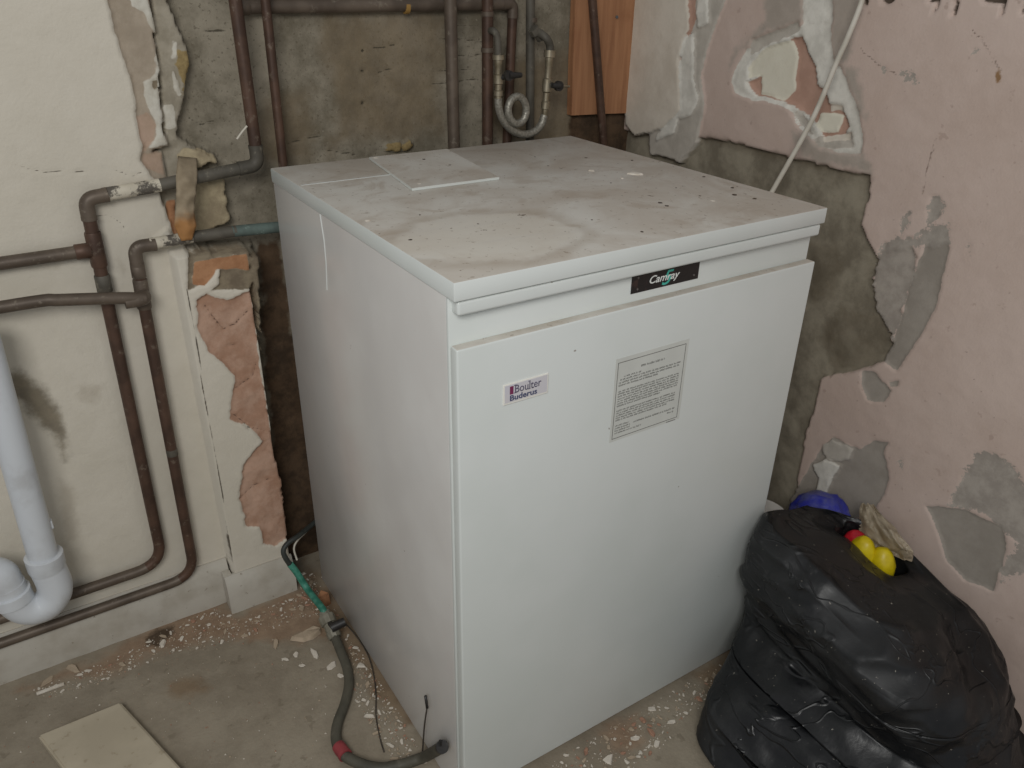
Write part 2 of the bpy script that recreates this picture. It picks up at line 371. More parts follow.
right_layers = [
    dict(cls='concrete', h=-.012, at=0, px=[[(600, 128), (640, 132), (690, 137), (727, 142), (760, 150), (800, 160), (830, 168), (870, 176), (868, 192), (866, 207), (860, 226), (872, 250), (878, 262), (871, 278), (874, 298), (886, 320), (892, 345), (882, 362), (850, 372), (820, 378), (814, 404), (803, 444), (793, 503), (760, 700), (560, 700)]], jag=.004, freq=50, rough=.003),
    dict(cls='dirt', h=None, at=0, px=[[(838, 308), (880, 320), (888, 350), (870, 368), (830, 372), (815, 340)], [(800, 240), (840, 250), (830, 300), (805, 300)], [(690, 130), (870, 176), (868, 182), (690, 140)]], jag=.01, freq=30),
    dict(cls='worn', h=-.004, at=0, px=[[(873, 268), (884, 243), (913, 240), (916, 262), (905, 300), (896, 342), (882, 326), (871, 300)]], jag=.008, freq=60, rough=.001),
    dict(cls='skim', h=-.003, at=0, px=[r3((760, 155), (768, 230), (745, 330), (715, 450), (670, 530), (630, 590), (590, 650), (540, 620), (580, 540), (610, 450), (640, 330), (680, 240), (715, 160)),
        r3((470, 650), (510, 655), (570, 720), (545, 760), (490, 755), (468, 700)), r3((560, 690), (597, 685), (590, 705), (565, 705))], jag=.003, freq=80),
    dict(cls='worn', h=-.0015, at=0, px=[r3((700, 60), (740, 55), (750, 90), (715, 150), (690, 155)), r3((603, 130), (640, 105), (630, 150), (605, 190)), r3((560, 205), (700, 190), (640, 235), (540, 250)), r3((650, 180), (770, 150), (770, 210), (700, 240))], jag=.006, freq=90),
    dict(cls='skim', h=-.003, at=0, px=[r4((215, 420), (290, 300), (330, 235), (370, 195), (460, 235), (505, 210), (560, 210), (545, 250), (558, 330), (545, 390), (500, 460), (420, 480), (300, 450))], jag=.004, freq=60),
    dict(cls='white', h=.004, at=0, px=[r4((305, 290), (345, 270), (395, 290), (370, 340), (350, 390), (315, 385), (320, 330))], jag=.004, freq=60, rough=.003),
    dict(cls='grey', h=.002, at=0, px=[r4((330, 230), (370, 200), (440, 240), (420, 280), (350, 270))], jag=.006, freq=60),
    dict(cls='worn', h=-.0012, at=0, px=[r4((765, 430), (800, 350), (850, 265), (900, 240), (960, 270), (1010, 340), (1060, 420), (1060, 640), (1000, 560), (930, 500), (870, 450))], jag=.006, freq=60),
    dict(cls='worn', h=None, at=0, px=[r4((1000, 570), (1060, 560), (1060, 640), (950, 690), (930, 660))], jag=.01, freq=70),
    dict(cls='skim', h=-.003, at=0, px=[r4((690, 432), (820, 440), (890, 475), (945, 500), (965, 560), (945, 640), (915, 722), (820, 680), (760, 620), (735, 540))], jag=.003, freq=60),
    # plaster heap by the corner: thick broken coats
    dict(cls='grey', h=.004, px=[r5((340, -60), (490, -60), (475, 0), (410, 160), (360, 340), (380, 480), (345, 640), (270, 740), (215, 720), (130, 700), (130, 600), (300, 500))], jag=.003, freq=60, rough=.002),
    dict(cls='white', h=.009, px=[r5((345, -60), (385, -60), (400, 100), (350, 130), (340, 60)), r5((290, 160), (330, 150), (330, 360), (350, 450), (320, 520), (260, 540), (240, 600), (160, 640), (160, 610), (260, 500), (265, 300))], jag=.003, freq=60, rough=.002),
    dict(cls='brown', h=.006, px=[r5((300, -60), (345, -60), (340, 100), (310, 170), (300, 130))], jag=.003, freq=60),
    dict(cls='slab', h=.013, px=[r5((20, -60), (300, -60), (305, 0), (310, 130), (280, 190), (262, 270), (270, 500), (190, 580), (120, 600), (60, 615), (20, 560))], jag=.003, freq=50, rough=.0012),
    # hole knocked through the pink coat
    dict(cls='smear', h=None, at=0, px=[r2((200, -60), (620, -60), (590, 60), (545, 260), (480, 280), (380, 90), (200, 140), (90, 200), (40, 290), (60, 210), (190, 100)), r2((300, 560), (620, 640), (640, 740), (340, 670)), r2((520, 270), (590, 300), (620, 520), (590, 500))], jag=.008, freq=40),
    dict(cls='white', h=-.003, at=0, px=[r2((45, 345), (70, 280), (110, 210), (200, 165), (300, 130), (360, 105), (390, 90), (470, 80), (480, 250), (530, 320), (570, 420), (610, 570), (600, 660), (500, 645), (410, 620), (330, 530), (310, 480), (230, 440), (130, 430), (60, 400)), r2((345, -60), (480, -60), (475, 100), (360, 110), (350, 40))], jag=.005, freq=50, rough=.004),
    dict(cls='grey', h=-.006, at=0, px=[r2((390, 590), (560, 560), (560, 640), (430, 635)), r2((300, 480), (350, 470), (390, 580), (370, 570)), r2((130, 170), (210, 140), (330, 100), (340, 130), (200, 190), (120, 240))], jag=.005, freq=60, rough=.003),
    dict(cls='brown', h=-.012, at=0, px=[r2((105, 350), (150, 330), (300, 160), (340, 160), (370, 220), (400, 300), (405, 370), (440, 390), (450, 440), (510, 450), (540, 540), (520, 580), (430, 590), (410, 540), (370, 490), (320, 460), (260, 430), (150, 410))], jag=.003, freq=60),
    dict(cls='slab', h=-.009, at=0, px=[r2((450, 440), (510, 450), (515, 480), (455, 475)), r2((425, 585), (545, 565), (545, 600), (430, 610))], jag=.003, freq=60),
    dict(cls='creamy', h=-.0085, at=0, px=[r2((110, 290), (180, 205), (300, 168), (318, 240), (305, 330), (310, 385), (260, 432), (160, 405), (162, 325), (115, 335)), r2((400, 530), (415, 482), (515, 490), (510, 525), (490, 570), (420, 565))], jag=.003, freq=60),
    dict(cls='crack', h=None, at=0, w=.0012, jag=.004, freq=60, lines=[r1((465, 165), (540, 235), (610, 255), (660, 280)), r1((850, 100), (950, 240)), r1((720, 470), (675, 660))]),
    dict(cls='worn', h=-.001, at=0, px=[r1((600, 245), (640, 245), (665, 285), (620, 270)), r1((535, 225), (555, 230), (550, 255)), r1((845, 165), (870, 170), (860, 182), (845, 178)), r3((830, 225), (840, 215), (838, 250), (832, 252)), r4((590, 270), (612, 275), (605, 295))], jag=.003, freq=90),
    dict(cls='ochre', h=None, at=0, px=[r1((928, 260), (938, 225), (952, 260), (945, 280), (930, 282))], jag=.003, freq=80),
    dict(cls='dark', h=-.012, at=0, px=[crop(860, 0, .16, (130, -60), (215, -60), (205, 10), (150, 30), (135, 10)), crop(860, 0, .16, (425, -60), (500, -60), (470, 80), (455, 80), (470, 10), (430, 15)), crop(860, 0, .16, (590, -20), (615, 15), (590, 95), (575, 95)), crop(860, 0, .16, (740, -60), (910, -60), (905, 30), (880, 95), (876, 90), (885, 20), (780, 15)), crop(860, 0, .16, (1010, 60), (1060, 20), (1060, 90), (1012, 90)), crop(860, 0, .16, (0, -60), (45, -60), (40, 40), (20, 30))], jag=.002, freq=90),
]
wall_right = relief('wall_right', 0, XR, -1, (-.95, YB + .015), (0, 1.32), .0036, right_layers, mat_right, .0008, ['concrete', 'dirt', 'skim', 'worn', 'slab', 'grey', 'white', 'smear', 'brown', 'creamy', 'ochre', 'dark', 'crack'])

# ================================================================ FLOOR
mat_floor = layered('floor concrete', ((156, 146, 129), (136, 126, 110), 6), [
    ('red', (158, 132, 108), (138, 112, 90), 35, .05, 30, .02, .75),
    ('brown', (122, 102, 80), (138, 118, 94), 30, .05, 25, .015, .8),
    ('soot_shade', (66, 54, 42), (84, 70, 56), 40, .02, 60, .006, .9),
], grain=.45, gscale=180, speck=[((160, 150, 134), 160, .66, .5), ((116, 106, 90), 30, .62, .45)])
floor_layers = [
    dict(cls='red', h=None, at=0, px=[[(20, 690), (110, 655), (205, 600), (240, 615), (300, 590), (330, 590), (345, 630), (300, 640), (240, 640), (170, 648), (120, 672)], [(600, 735), (640, 715), (640, 745), (610, 752)]], jag=.02, freq=20),
    dict(cls='brown', h=None, at=0, px=[[(690, 675), (745, 640), (760, 680), (720, 705)], [(300, 560), (345, 610), (420, 720), (405, 725), (330, 640)], [(160, 680), (200, 675), (205, 695), (170, 700)]], jag=.02, freq=20),
    dict(cls='soot_shade', h=None, at=0, px=[crop(0, 543, .293, (490, 330), (530, 300), (590, 285), (580, 310), (540, 350), (500, 355))], jag=.01, freq=50),
]
floor = relief('floor', 2, 0, 1, (-1.25, .85), (-.95, YB + .02), .006, floor_layers, mat_floor, .0006)

# ================================================================ SKIRTING
mat_skirt = NT('skirting paint')
_c = mat_skirt.mix(mat_skirt.rng(mat_skirt.noise(14, 5), .4, .7), (190, 185, 174), (172, 165, 152))
_c = mat_skirt.mix(mat_skirt.rng(mat_skirt.noise(70, 4, .7), .64, .70, 0, .8), _c, (126, 114, 98))
mat_skirt.bump(mat_skirt.noise(90), .25, .001)
mat_skirt = mat_skirt.done(_c, .6, 0, .4)
def skirting(bm, x0, x1, yw, hgt=.10, th=.017, miter=0):
    prof = [(0, 0), (-th, 0), (-th, hgt - .03), (-th + .002, hgt - .024), (-th + .003, hgt - .016), (-th + .008, hgt - .008), (-th + .012, hgt), (0, hgt)]
    n = max(2, int((x1 - x0) / .02)); rings = []
    for i in range(n + 1):
        x = x0 + (x1 - x0) * i / n
        rings.append([bm.verts.new((x + (py * miter if i == n else 0), yw + py + .0006 * math.sin(x * 90 + pz * 40), pz)) for py, pz in prof])
    for a, b in zip(rings, rings[1:]):
        for k in range(len(prof)):
            j = (k + 1) % len(prof); bm.faces.new((a[k], a[j], b[j], b[k]))
    bm.faces.new(rings[0]); bm.faces.new(rings[-1][::-1]); bmesh.ops.recalc_face_normals(bm, faces=bm.faces)
bm = new(); skirting(bm, -1.05, -.1705, .6615)
o = obj('baseboard_back', bm, mat_skirt); o['kind'] = 'structure'; shade(o, 30)
bm = new(); skirting(bm, -.186, -.052, .6215, .085, .017)
box(bm, (-.186, .6216, 0), (-.1695, .6445, .08), .002)
o = obj('baseboard_pier', bm, mat_skirt); o['kind'] = 'structure'; shade(o, 30)

# ================================================================ BOILER
def enamel(name, a, b, dust=None, rough=.32):
    t = NT(name)
    col = t.mix(t.rng(t.noise(5, 4), .35, .7), a, b)
    col = t.mix(t.rng(t.noise(55, 3, .6), .735, .76, 0, .75), col, (120, 104, 86))
    return t.done(col, rough, 0, .5)
m_white = enamel('white enamel', (217, 221, 218), (211, 216, 212))
m_side = enamel('white side enamel', (214, 212, 208), (206, 203, 199), rough=.22)
LX, LY = PZ(487, 236, .86)[:2]
def lid_mat():
    t = NT('dusty lid enamel')
    clean = (208, 204, 195)
    col = t.mix(t.rng(t.noise(6, 6, .62, dist=.6), .34, .66, 0, .8), clean, (184, 173, 159))
    col = t.mix(t.rng(t.noise(13, 5, .6, dist=1.2), .5, .70, 0, .55), col, (172, 158, 142))
    # wiped oval with a tide mark round it, near the front
    v = t.mapped(((.30 - LX) / .125, (.31 - LY) / .10, 0), (0, 0, 0), (1 / .125, 1 / .10, 0))
    ln = t.n('ShaderNodeVectorMath', operation='LENGTH'); t.l(v, ln.inputs[0])
    r = t.math('ADD', ln.outputs['Value'], t.math('MULTIPLY', t.math('SUBTRACT', t.noise(14, 4), .5), .45))
    col = t.mix(t.rng(r, .80, 1.0, .7, 0), col, (204, 197, 184))
    ring = t.math('MULTIPLY', t.rng(r, .88, 1.0), t.rng(r, 1.02, 1.25, 1, 0))
    col = t.mix(t.math('MULTIPLY', ring, .35), col, (158, 143, 124))
    # long smears of dust running across
    st = t.noise(1, 5, .6, vec=t.mapped((0, 0, 0), (0, 0, .35), (5, 26, 1)), dist=.8)
    col = t.mix(t.rng(st, .52, .72, 0, .4), col, (196, 190, 181))
    col = t.mix(t.rng(t.noise(120, 3, .65), .63, .69, 0, .55), col, (134, 116, 98))
    col = t.mix(t.rng(t.noise(48, 3, .6), .70, .73, 0, .8), col, (96, 80, 64))
    return t.done(col, .62, 0, .35)
m_lid = lid_mat()
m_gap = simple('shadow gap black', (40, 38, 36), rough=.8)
boiler = thing('boiler', (.30, .31, 0), 'white floor-standing boiler with dusty flat lid in the corner', 'boiler')
W, D, H = .6015, .6085, .86
bm = new(); box(bm, (.0016, .022, .004), (.599, D - .002, .8372), .002)
body = obj('casing', bm, m_side, boiler); shade(body)
bm = new(); box(bm, (0, 0, .8375), (W, D, H), .002, 2)
lid = obj('lid', bm, [m_white, m_lid], boiler)
for f in lid.data.polygons:
    if f.normal.z > .5: f.material_index = 1
shade(lid)
bm = new(); box(bm, (.004, .4730, H - .0008), (.165, .4760, H + .0005))
obj('lid_seam', bm, m_white, lid, label='pale joint line across the dusty lid')
# scribed pale line down the left side
bm = new(); tube(bm, [PX(320, 214, .0014), PX(324, 240, .0014), PX(326, 262, .0014), PX(327, 290, .0014)], .0009, 6)
obj('paint_run', bm, m_white, body)
bm = new(); box(bm, (.006, .003, .819), (.5985, .0225, .8360), .0035, 4)
shade(obj('lid_lip', bm, m_white, boiler))
bm = new(); box(bm, (.0016, .0170, .02), (.599, .0225, .836), .0012)
shade(obj('front_frame', bm, m_white, boiler))
bm = new(); box(bm, (.0025, .0006, .0185), (.5988, .0165, .781), .0025, 3)
door = obj('door', bm, [m_white, m_lid], boiler)
for f in door.data.polygons:
    if f.normal.z > .8: f.material_index = 1
shade(door)
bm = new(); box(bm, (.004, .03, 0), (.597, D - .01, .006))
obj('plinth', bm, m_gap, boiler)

def text_mesh(name, body_, size, origin, mat, parent, shear=0, sx=1, ext=.0002, bold=0, spacing=1):
    cu = bpy.data.curves.new(name, 'FONT'); cu.body = body_; cu.size = size; cu.shear = shear; cu.extrude = ext; cu.offset = bold
    cu.space_character = spacing; cu.resolution_u = 4
    t = bpy.data.objects.new(name, cu); C.objects.link(t); bpy.context.view_layer.update()
    me = bpy.data.meshes.new_from_object(t.evaluated_get(bpy.context.evaluated_depsgraph_get()))
    bpy.data.objects.remove(t); bpy.data.curves.remove(cu)
    bm = new(); bm.from_mesh(me); bpy.data.meshes.remove(me)
    for v in bm.verts: v.co = Vector(origin) + Vector((v.co.x * sx, -v.co.z, v.co.y))
    return obj(name, bm, mat, parent)
# name plate on the control band
m_black = NT('plate black'); _c = m_black.mix(m_black.rng(m_black.noise(90, 3), .56, .7, 0, .8), (26, 24, 25), (62, 46, 42)); m_black = m_black.done(_c, .3)
m_let = simple('lettering pale', (226, 228, 224)); m_teal = simple('lettering teal', (72, 176, 160))
yb = .0160
a, b_ = PY(632.5, 276.5, yb), PY(698, 278.5, yb)
zt, zb = PY(633, 276, yb).z, PY(633, 294, yb).z
bm = new(); box(bm, (a.x, yb, zb), (b_.x, yb + .003, zt), .0006)
plate = obj('name_plate', bm, m_black, boiler, label='black name plate with white and teal lettering')
pw, ph = b_.x - a.x, zt - zb
text_mesh('lettering', '5', ph * 1.12, (a.x + pw * .425, yb - .0003, zb + ph * .12), m_teal, plate, shear=.35, sx=1.15, bold=.0002)
text_mesh('lettering', 'Camray', ph * .60, (a.x + pw * .235, yb - .0006, zb + ph * .36), m_let, plate, shear=.3, sx=1.10, bold=.0001)
m_dull = simple('plate rivet', (90, 84, 80), rough=.4)
for fx, fz in ((.09, .82), (.09, .2), (.93, .25)):
    bm = new(); bmesh.ops.create_uvsphere(bm, u_segments=10, v_segments=6, radius=.0018, matrix=Matrix.Translation((a.x + pw * fx, yb + .0008, zb + ph * fz)))
    obj('rivet', bm, m_dull, plate, True)
# maker's badge
yd = .0006
m_rim = simple('badge rim', (232, 230, 222)); m_badge = simple('badge face', (206, 204, 212), (212, 208, 206))
m_navy = simple('badge navy', (66, 74, 108)); m_plum = simple('badge plum', (122, 44, 84)); m_slate = simple('badge slate', (92, 88, 108))
bm = new(); box(bm, (.0625, yd - .0016, .6955), (.1265, yd + .001, .7225), .0006)
badge = obj('maker_badge', bm, m_rim, boiler, label='small rectangular badge with two lines of dark lettering')
bm = new(); box(bm, (.0645, yd - .0019, .6982), (.1245, yd - .001, .7210)); face = obj('badge_face', bm, m_badge, badge)
bm = new(); box(bm, (.0712, yd - .0023, .7085), (.0760, yd - .0017, .7190)); obj('emblem', bm, m_plum, badge)
lt = text_mesh('lettering', 'Boulter', .0150, (.0775, yd - .0021, .7090), m_slate, badge, sx=.84)
text_mesh('lettering', 'Buderus', .0102, (.0708, yd - .0021, .7000), m_navy, badge, sx=1.16, bold=.00018)
bm = new()   # serifs on the upper line
bb = [v.co for v in lt.data.vertices]
for fx, z in ((.0785, .7092), (.0985, .7092), (.1035, .7092), (.0785, .7193), (.0985, .7195)):
    box(bm, (fx - .0016, yd - .0023, z - .0004), (fx + .0016, yd - .0018, z + .0004))
obj('serif', bm, m_slate, badge)
# instruction label: transparent-edged paper with a ruled frame and lines too small to read
m_paper = simple('label paper', (208, 210, 204), (202, 204, 198)); m_ink = simple('label ink', (112, 110, 104), (92, 90, 86), 300)
x0, x1, z0, z1 = .2365, .3545, .5930, .7075
bm = new(); box(bm, (x0 - .004, yd - .0003, z0 - .004), (x1 + .005, yd + .0005, z1 + .006))
inst = obj('instruction_label', bm, m_paper, boiler, label='pale paper label with ruled frame and small grey print')
bm = new(); lw = .0007
for lo, hi in (((x0, z0), (x1, z0 + lw)), ((x0, z1 - lw), (x1, z1)), ((x0, z0), (x0 + lw, z1)), ((x1 - lw, z0), (x1, z1)), ((x1 - .02, z0 - .0035), (x1 - .003, z0 - .0025))):
    box(bm, (lo[0], yd - .0006, lo[1]), (hi[0], yd - .0001, hi[1]))
obj('frame_line', bm, m_ink, inst)
bm = new(); rs = random.Random(5)
def words(xa, xb, z, hgt):
    x = xa
    while x < xb:
        n = rs.randint(2, 9)
        for _ in range(n):
            if x > xb: break
            k = rs.random()
            box(bm, (x, yd - .0006, z), (x + .00045, yd - .0001, z + hgt * (1 if k > .3 else .75)))
            if k > .25: box(bm, (x, yd - .0006, z + (hgt * .72 if k > .6 else 0)), (x + .0011, yd - .0001, z + (hgt * .72 if k > .6 else 0) + .0004))
            x += .0015
        x += .0013
words(x0 + .040, x0 + .080, z1 - .0150, .0028)
for i, (xa, xb) in enumerate(((.012, .040), (.006, .111), (.004, .111), (.004, .072))): words(x0 + xa, x0 + xb, z1 - .0230 - i * .0040, .0021)
for i in range(7): words(x0 + .004, x0 + (.111 if i < 6 else .078), z1 - .0440 - i * .0036, .0020)
for i in range(5): words(x0 + .004, x0 + (.108 if i < 4 else .095), z1 - .0730 - i * .0036, .0020)
for i, (xa, xb) in enumerate(((.004, .028), (.004, .030), (.004, .030), (.004, .050))): words(x0 + xa, x0 + xb, z1 - .0960 - i * .0038, .0021)
words(x0 + .036, x0 + .110, z1 - .0985, .0024); words(x0 + .098, x0 + .109, z1 - .1035, .0024)
obj('print_lines', bm, m_ink, inst)

# loose square panel lying on the lid
zp = H + .0045
q1, q2, q3 = PZ(369, 157, zp), PZ(412, 188.3, zp), PZ(499.5, 177, zp)
bm = new(); prism(bm, [q1, q2, q3, q1 + q3 - q2], (0, 0, -1), .0043)
bmesh.ops.bevel(bm, geom=[e for e in bm.edges if e.calc_face_angle(0) > .5], offset=.0007, segments=2, affect='EDGES')
o = obj('access_panel', bm, [m_white, m_lid], at=((q1 + q3) / 2).to_2d().to_3d() + Vector((0, 0, H)))
for f in o.data.polygons:
    if f.normal.z > .5: f.material_index = 1
tag(o, 'loose square white panel lying on the boiler lid at the back', 'panel')

# ================================================================ PIPES
def copper(name, a=(96, 73, 60), b=(71, 54, 45), c=(128, 116, 102), amt=.55, rough=.5, metal=.25, th=.58, ns=60):
    t = NT(name)
    col = t.mix(t.rng(t.noise(18, 5), .35, .65), a, b)
    col = t.mix(t.rng(t.noise(ns, 5, .7), th, th + .1, 0, amt), col, c)
    t.bump(t.noise(150), .2, .0006)
    return t.done(col, rough, metal, .4)
m_cu = copper('tarnished copper'); m_cu2 = copper('grey tarnished copper', (108, 96, 84), (88, 77, 67), (138, 128, 114), .6)
m_cug = copper('lead grey pipe', (102, 97, 87), (78, 74, 66), (128, 122, 108), .7, .6, .1)
m_verd = copper('verdigris pipe', (104, 120, 114), (78, 88, 84), (142, 160, 152), .8, .7, .1)
m_paint = copper('painted pipe', (206, 198, 180), (186, 178, 160), (92, 86, 78), 1, .7, 0, .47, 30)
m_brass = simple('nickel brass', (170, 160, 140), (150, 140, 118), 60, .35, .7)
m_cable0 = simple('white shred', (206, 200, 186)); m_blackp = simple('black plastic', (34, 33, 33), (46, 44, 42), 40, .45)
def seg_pipe(name, pts, r, mat, parent, rad=.02, label=None):
    bm = new(); tube(bm, fillet(pts, rad) if len(pts) > 2 else pts, r); return shade(obj(name, bm, mat, parent, label=label), 50)
def elbow(name, a, b, c, r, mat, parent, L=.03, rad=.018):
    a, b, c = Vector(a), Vector(b), Vector(c)
    p = [b + (a - b).normalized() * L, b, b + (c - b).normalized() * L]
    f = fillet(p, rad); bm = new()
    tube(bm, f, r * 1.1)
    tube(bm, [f[0] + (f[1] - f[0]).normalized() * .004, f[0] - (f[1] - f[0]).normalized() * .002], r * 1.15)
    tube(bm, [f[-1] + (f[-2] - f[-1]).normalized() * .004, f[-1] - (f[-2] - f[-1]).normalized() * .002], r * 1.15)
    return shade(obj(name, bm, mat, parent), 50)
def collar(name, p, d, r, L, mat, parent):
    d = Vector(d).normalized(); bm = new()
    tube(bm, [p - d * L / 2, p - d * L * .46, p + d * L * .46, p + d * L / 2], [r * .94, r, r, r * .94]); return shade(obj(name, bm, mat, parent), 50)

# pipe run A: drops from the top, turns left across the wall, tees off, runs down and along the skirting
ya, R22 = .644, .0099
A0, A1, A2 = PY(231, -30, ya), PY(258, 165, ya), PY(85, 199, ya)
A3, A4, A5 = PY(99, 263, ya), PY(163, 563, ya), PY(-60, 638, ya)
A4 = Vector((A4.x, ya, A4.z)); A5 = Vector((-.80, ya, A4.z - .008))
def toward(a, b, d): return Vector(a) + (Vector(b) - Vector(a)).normalized() * d
ra = thing('copper_pipe_run', (A3.x, ya, .1), 'upper brown copper pipe run, down from the top then left over the cream wall', 'pipe')
seg_pipe('riser_pipe', [A0, toward(A1, A0, .022)], R22, m_cu, ra)
elbow('elbow', A0, A1, A2, R22, m_cug, ra)
cut = PY(160, 185, ya)
seg_pipe('cross_pipe', [toward(A1, A2, .022), cut], R22, m_cug, ra, label='grey length of pipe')
cut2 = PY(108, 194, ya)
seg_pipe('cross_pipe', [cut, cut2], R22 * 1.04, m_paint, ra, label='paint-splashed length of pipe')
seg_pipe('cross_pipe', [cut2, toward(A2, A1, .022)], R22, m_cug, ra)
elbow('elbow', A1, A2, A3, R22, m_cu2, ra)
def bent(pts, r, parent):
    f = fillet(pts, [0, .05]); k = len(f) - 4
    for nm, q, m in (('drop_pipe', f[:k + 1], m_cu), ('skirting_pipe', f[k:], m_cu2)):
        bm = new(); tube(bm, q, r); shade(obj(nm, bm, m, parent), 50)
bent([toward(A2, A3, .022), A3, A4, A5], R22 * .98, ra)
tA = PY(94, 250, ya - .002)
lA = PY(-40, 271, ya)
dd = (A3 - A2).normalized()
onA = A2 + dd * (tA - A2).dot(dd)
seg_pipe('branch_pipe', [onA, Vector((-1.0, ya, onA.z - .004))], R22, m_cu2, ra)
collar('tee', onA, dd, R22 * 1.2, .055, m_cu, ra)
collar('tee_branch', onA - Vector((.018, 0, 0)), (1, 0, 0), R22 * 1.2, .022, m_cu, ra)
collar('coupling', onA + dd * .055, dd, R22 * 1.15, .028, m_cug, ra)

# pipe run B: out of the boiler side, left through the plaster, tees off and runs down inside run A
yb2 = .636; rB = .0094
B0, B1 = PY(290, 226, yb2), PY(134, 247, yb2)
B2, B3 = PY(146, 315, yb2 + .002), PY(195, 575, yb2 + .006)
B4 = Vector((-.80, ya + .001, B3.z - .008))
rb = thing('copper_pipe_run', (B2.x, yb2, .1), 'lower brown copper pipe run with blue-green end entering behind the boiler', 'pipe')
c1, c2 = PY(192, 237, yb2), PY(181, 238, yb2)
seg_pipe('cross_pipe', [B0, PY(232, 231.5, yb2)], rB, m_verd, rb, label='blue-green corroded pipe end')
seg_pipe('cross_pipe', [PY(236, 231, yb2), c1], rB, m_cug, rb)
seg_pipe('cross_pipe', [c1, PY(150, 244, yb2)], rB, m_paint, rb, label='paint-covered length of pipe')
elbow('elbow', B0, B1, B2, rB, m_cu2, rb)
bent([toward(B1, B2, .022), B2, B3, B4], rB, rb)
dB = (B2 - B1).normalized(); oB = B1 + dB * (PY(143, 294, yb2) - B1).dot(dB)
brl = [oB + Vector((0, -.024, 0)), PY(120, 298, yb2 - .024), PY(60, 300, yb2 - .024), PY(40, 301, yb2 - .022), PY(-40, 314, yb2 - .02), PY(-130, 329, yb2 - .02)]
bm = new(); tube(bm, spline(brl, 6), rB); shade(obj('branch_pipe', bm, m_cu2, rb), 50)
bm = new(); tube(bm, fillet([oB, oB + Vector((0, -.024, 0)), oB + Vector((-.03, -.024, 0))], .012), rB * 1.18); shade(obj('tee_branch', bm, m_cu2, rb), 50)
collar('tee', oB, dB, rB * 1.2, .05, m_cu2, rb)
collar('coupling', oB - dB * .038, dB, rB * 1.16, .02, m_cu2, rb)
collar('clip', PY(172, 452, yb2 + .002), (B3 - B2), rB * 1.04, .012, m_cug, rb)

bm = new(); tube(bm, spline([PY(237, 139, .632), PY(242, 132, .630), PY(247, 126, .630)], 5), .0016, 6); o = obj('paint_shred', bm, m_cable0, at=PY(242, 132, .63)); tag(o, 'thin white shred stuck to the tall brown riser pipe', 'debris')
def lone_pipe(px, y, r, mat, label, rings=()):
    p = [PY(u, v, y) for u, v in px]
    bm = new(); tube(bm, p, r)
    t = thing('copper_pipe', (p[-1].x, y, p[-1].z), label, 'pipe')
    shade(obj('pipe', bm, mat, t), 50)
    for u, v in rings: collar('collar', PY(u, v, y), p[-1] - p[0], r * 1.14, .008, m_cu2, t)
    return t
def down(px0, px1, y, z): 
    a, b = PY(*px0, y), PY(*px1, y); k = (z - a.z) / (b.z - a.z); q = a + (b - a) * k; return q
# straight drops behind the boiler
def drop(px0, px1, y, r, mat, label, zend=.62, rings=()):
    a = PY(*px0, y); q = down(px0, px1, y, zend)
    t = thing('copper_pipe', (q.x, y, zend), label, 'pipe')
    bm = new(); tube(bm, [a, q], r); shade(obj('pipe', bm, mat, t), 50)
    for u, v in rings: collar('collar', PY(u, v, y), q - a, r * 1.15, .008, m_cu2, t)
    return t
drop((262, -30), (283, 163), .658, .0076, m_cu, 'thin brown pipe going down behind the back left corner of the boiler', .55)
drop((449.5, -30), (454, 147), .650, .0112, m_cu2, 'thick grey-brown copper pipe left of the pipe with valves', .6, [(450, -5)])
drop((487.5, -30), (487.5, 143), .655, .0105, m_cu, 'reddish copper pipe at the left end of the flexible loop', .6, [(487.5, 14), (487.5, 50)])
drop((530.5, -30), (530, 130), .672, .0085, m_cug, 'dull grey pipe at the right end of the flexible loop', .6, [(532, 20)])
drop((590, -30), (603.5, 142), .665, .0085, m_cu, 'brown pipe in front of the orange board', .6)
# horizontal pipe along the top with a drop at its right end
yh = .684; H0, H1 = PY(243, 7, yh), PY(513, 4, yh)
zH = (H0.z + H1.z) / 2; H0 = Vector((H0.x, yh, H0.z)); 
H2 = down((515, 20), (510, 110), yh, .62)
rh = thing('copper_pipe_run', (H1.x, yh, .62), 'horizontal copper pipe along the top with a drop beside the hose coil', 'pipe')
seg_pipe('cross_pipe', [H0, H1 - Vector((.016, 0, 0))], .0105, m_cu2, rh)
elbow('elbow', H0, H1, H2, .0095, m_cu2, rh, .022, .014)
seg_pipe('drop_pipe', [toward(H1, H2, .016), H2], .0092, m_cu, rh)
collar('end_cap', H0, (1, 0, 0), .0122, .018, m_cu2, rh)
m_yel = simple('yellow clip', (150, 116, 60), rough=.6)
collar('clip', PY(406, 7, yh), (1, 0, 0), .0112, .008, m_yel, rh)

# flexible filling loop: two valves, a sagging hose and a loose coil
yf = .630
fl = thing('filling_loop', PY(520, 130, yf), 'silver flexible hose loop with two black-handled valves behind the boiler', 'hose')
m_braid = NT('braided hose'); _c = m_braid.mix(m_braid.rng(m_braid.noise(240, 2), .4, .6), (158, 154, 143), (132, 128, 118)); m_braid.bump(m_braid.noise(400), .5, .001); m_braid = m_braid.done(_c, .4, .4)
kf = lambda x, y, dy=0: PY(460 + x * .1887, y * .1888, yf + dy)
bm = new(); tube(bm, spline([kf(203, 520), kf(205, 570), kf(225, 630), kf(270, 685), kf(330, 712), kf(390, 700), kf(430, 660), kf(447, 610)], 8), .0074, 12); shade(obj('hose', bm, m_braid, fl))
bm = new()
pts = []
for i in range(41):
    t_ = i / 20 * 2 * PI * .97; cx, cy = 303, 583
    pts.append(kf(cx + 48 * math.cos(t_), cy + 72 * math.sin(t_), -.008 + .004 * i / 20))
tube(bm, pts, .0072, 12); obj('coil', bm, m_braid, fl, True)
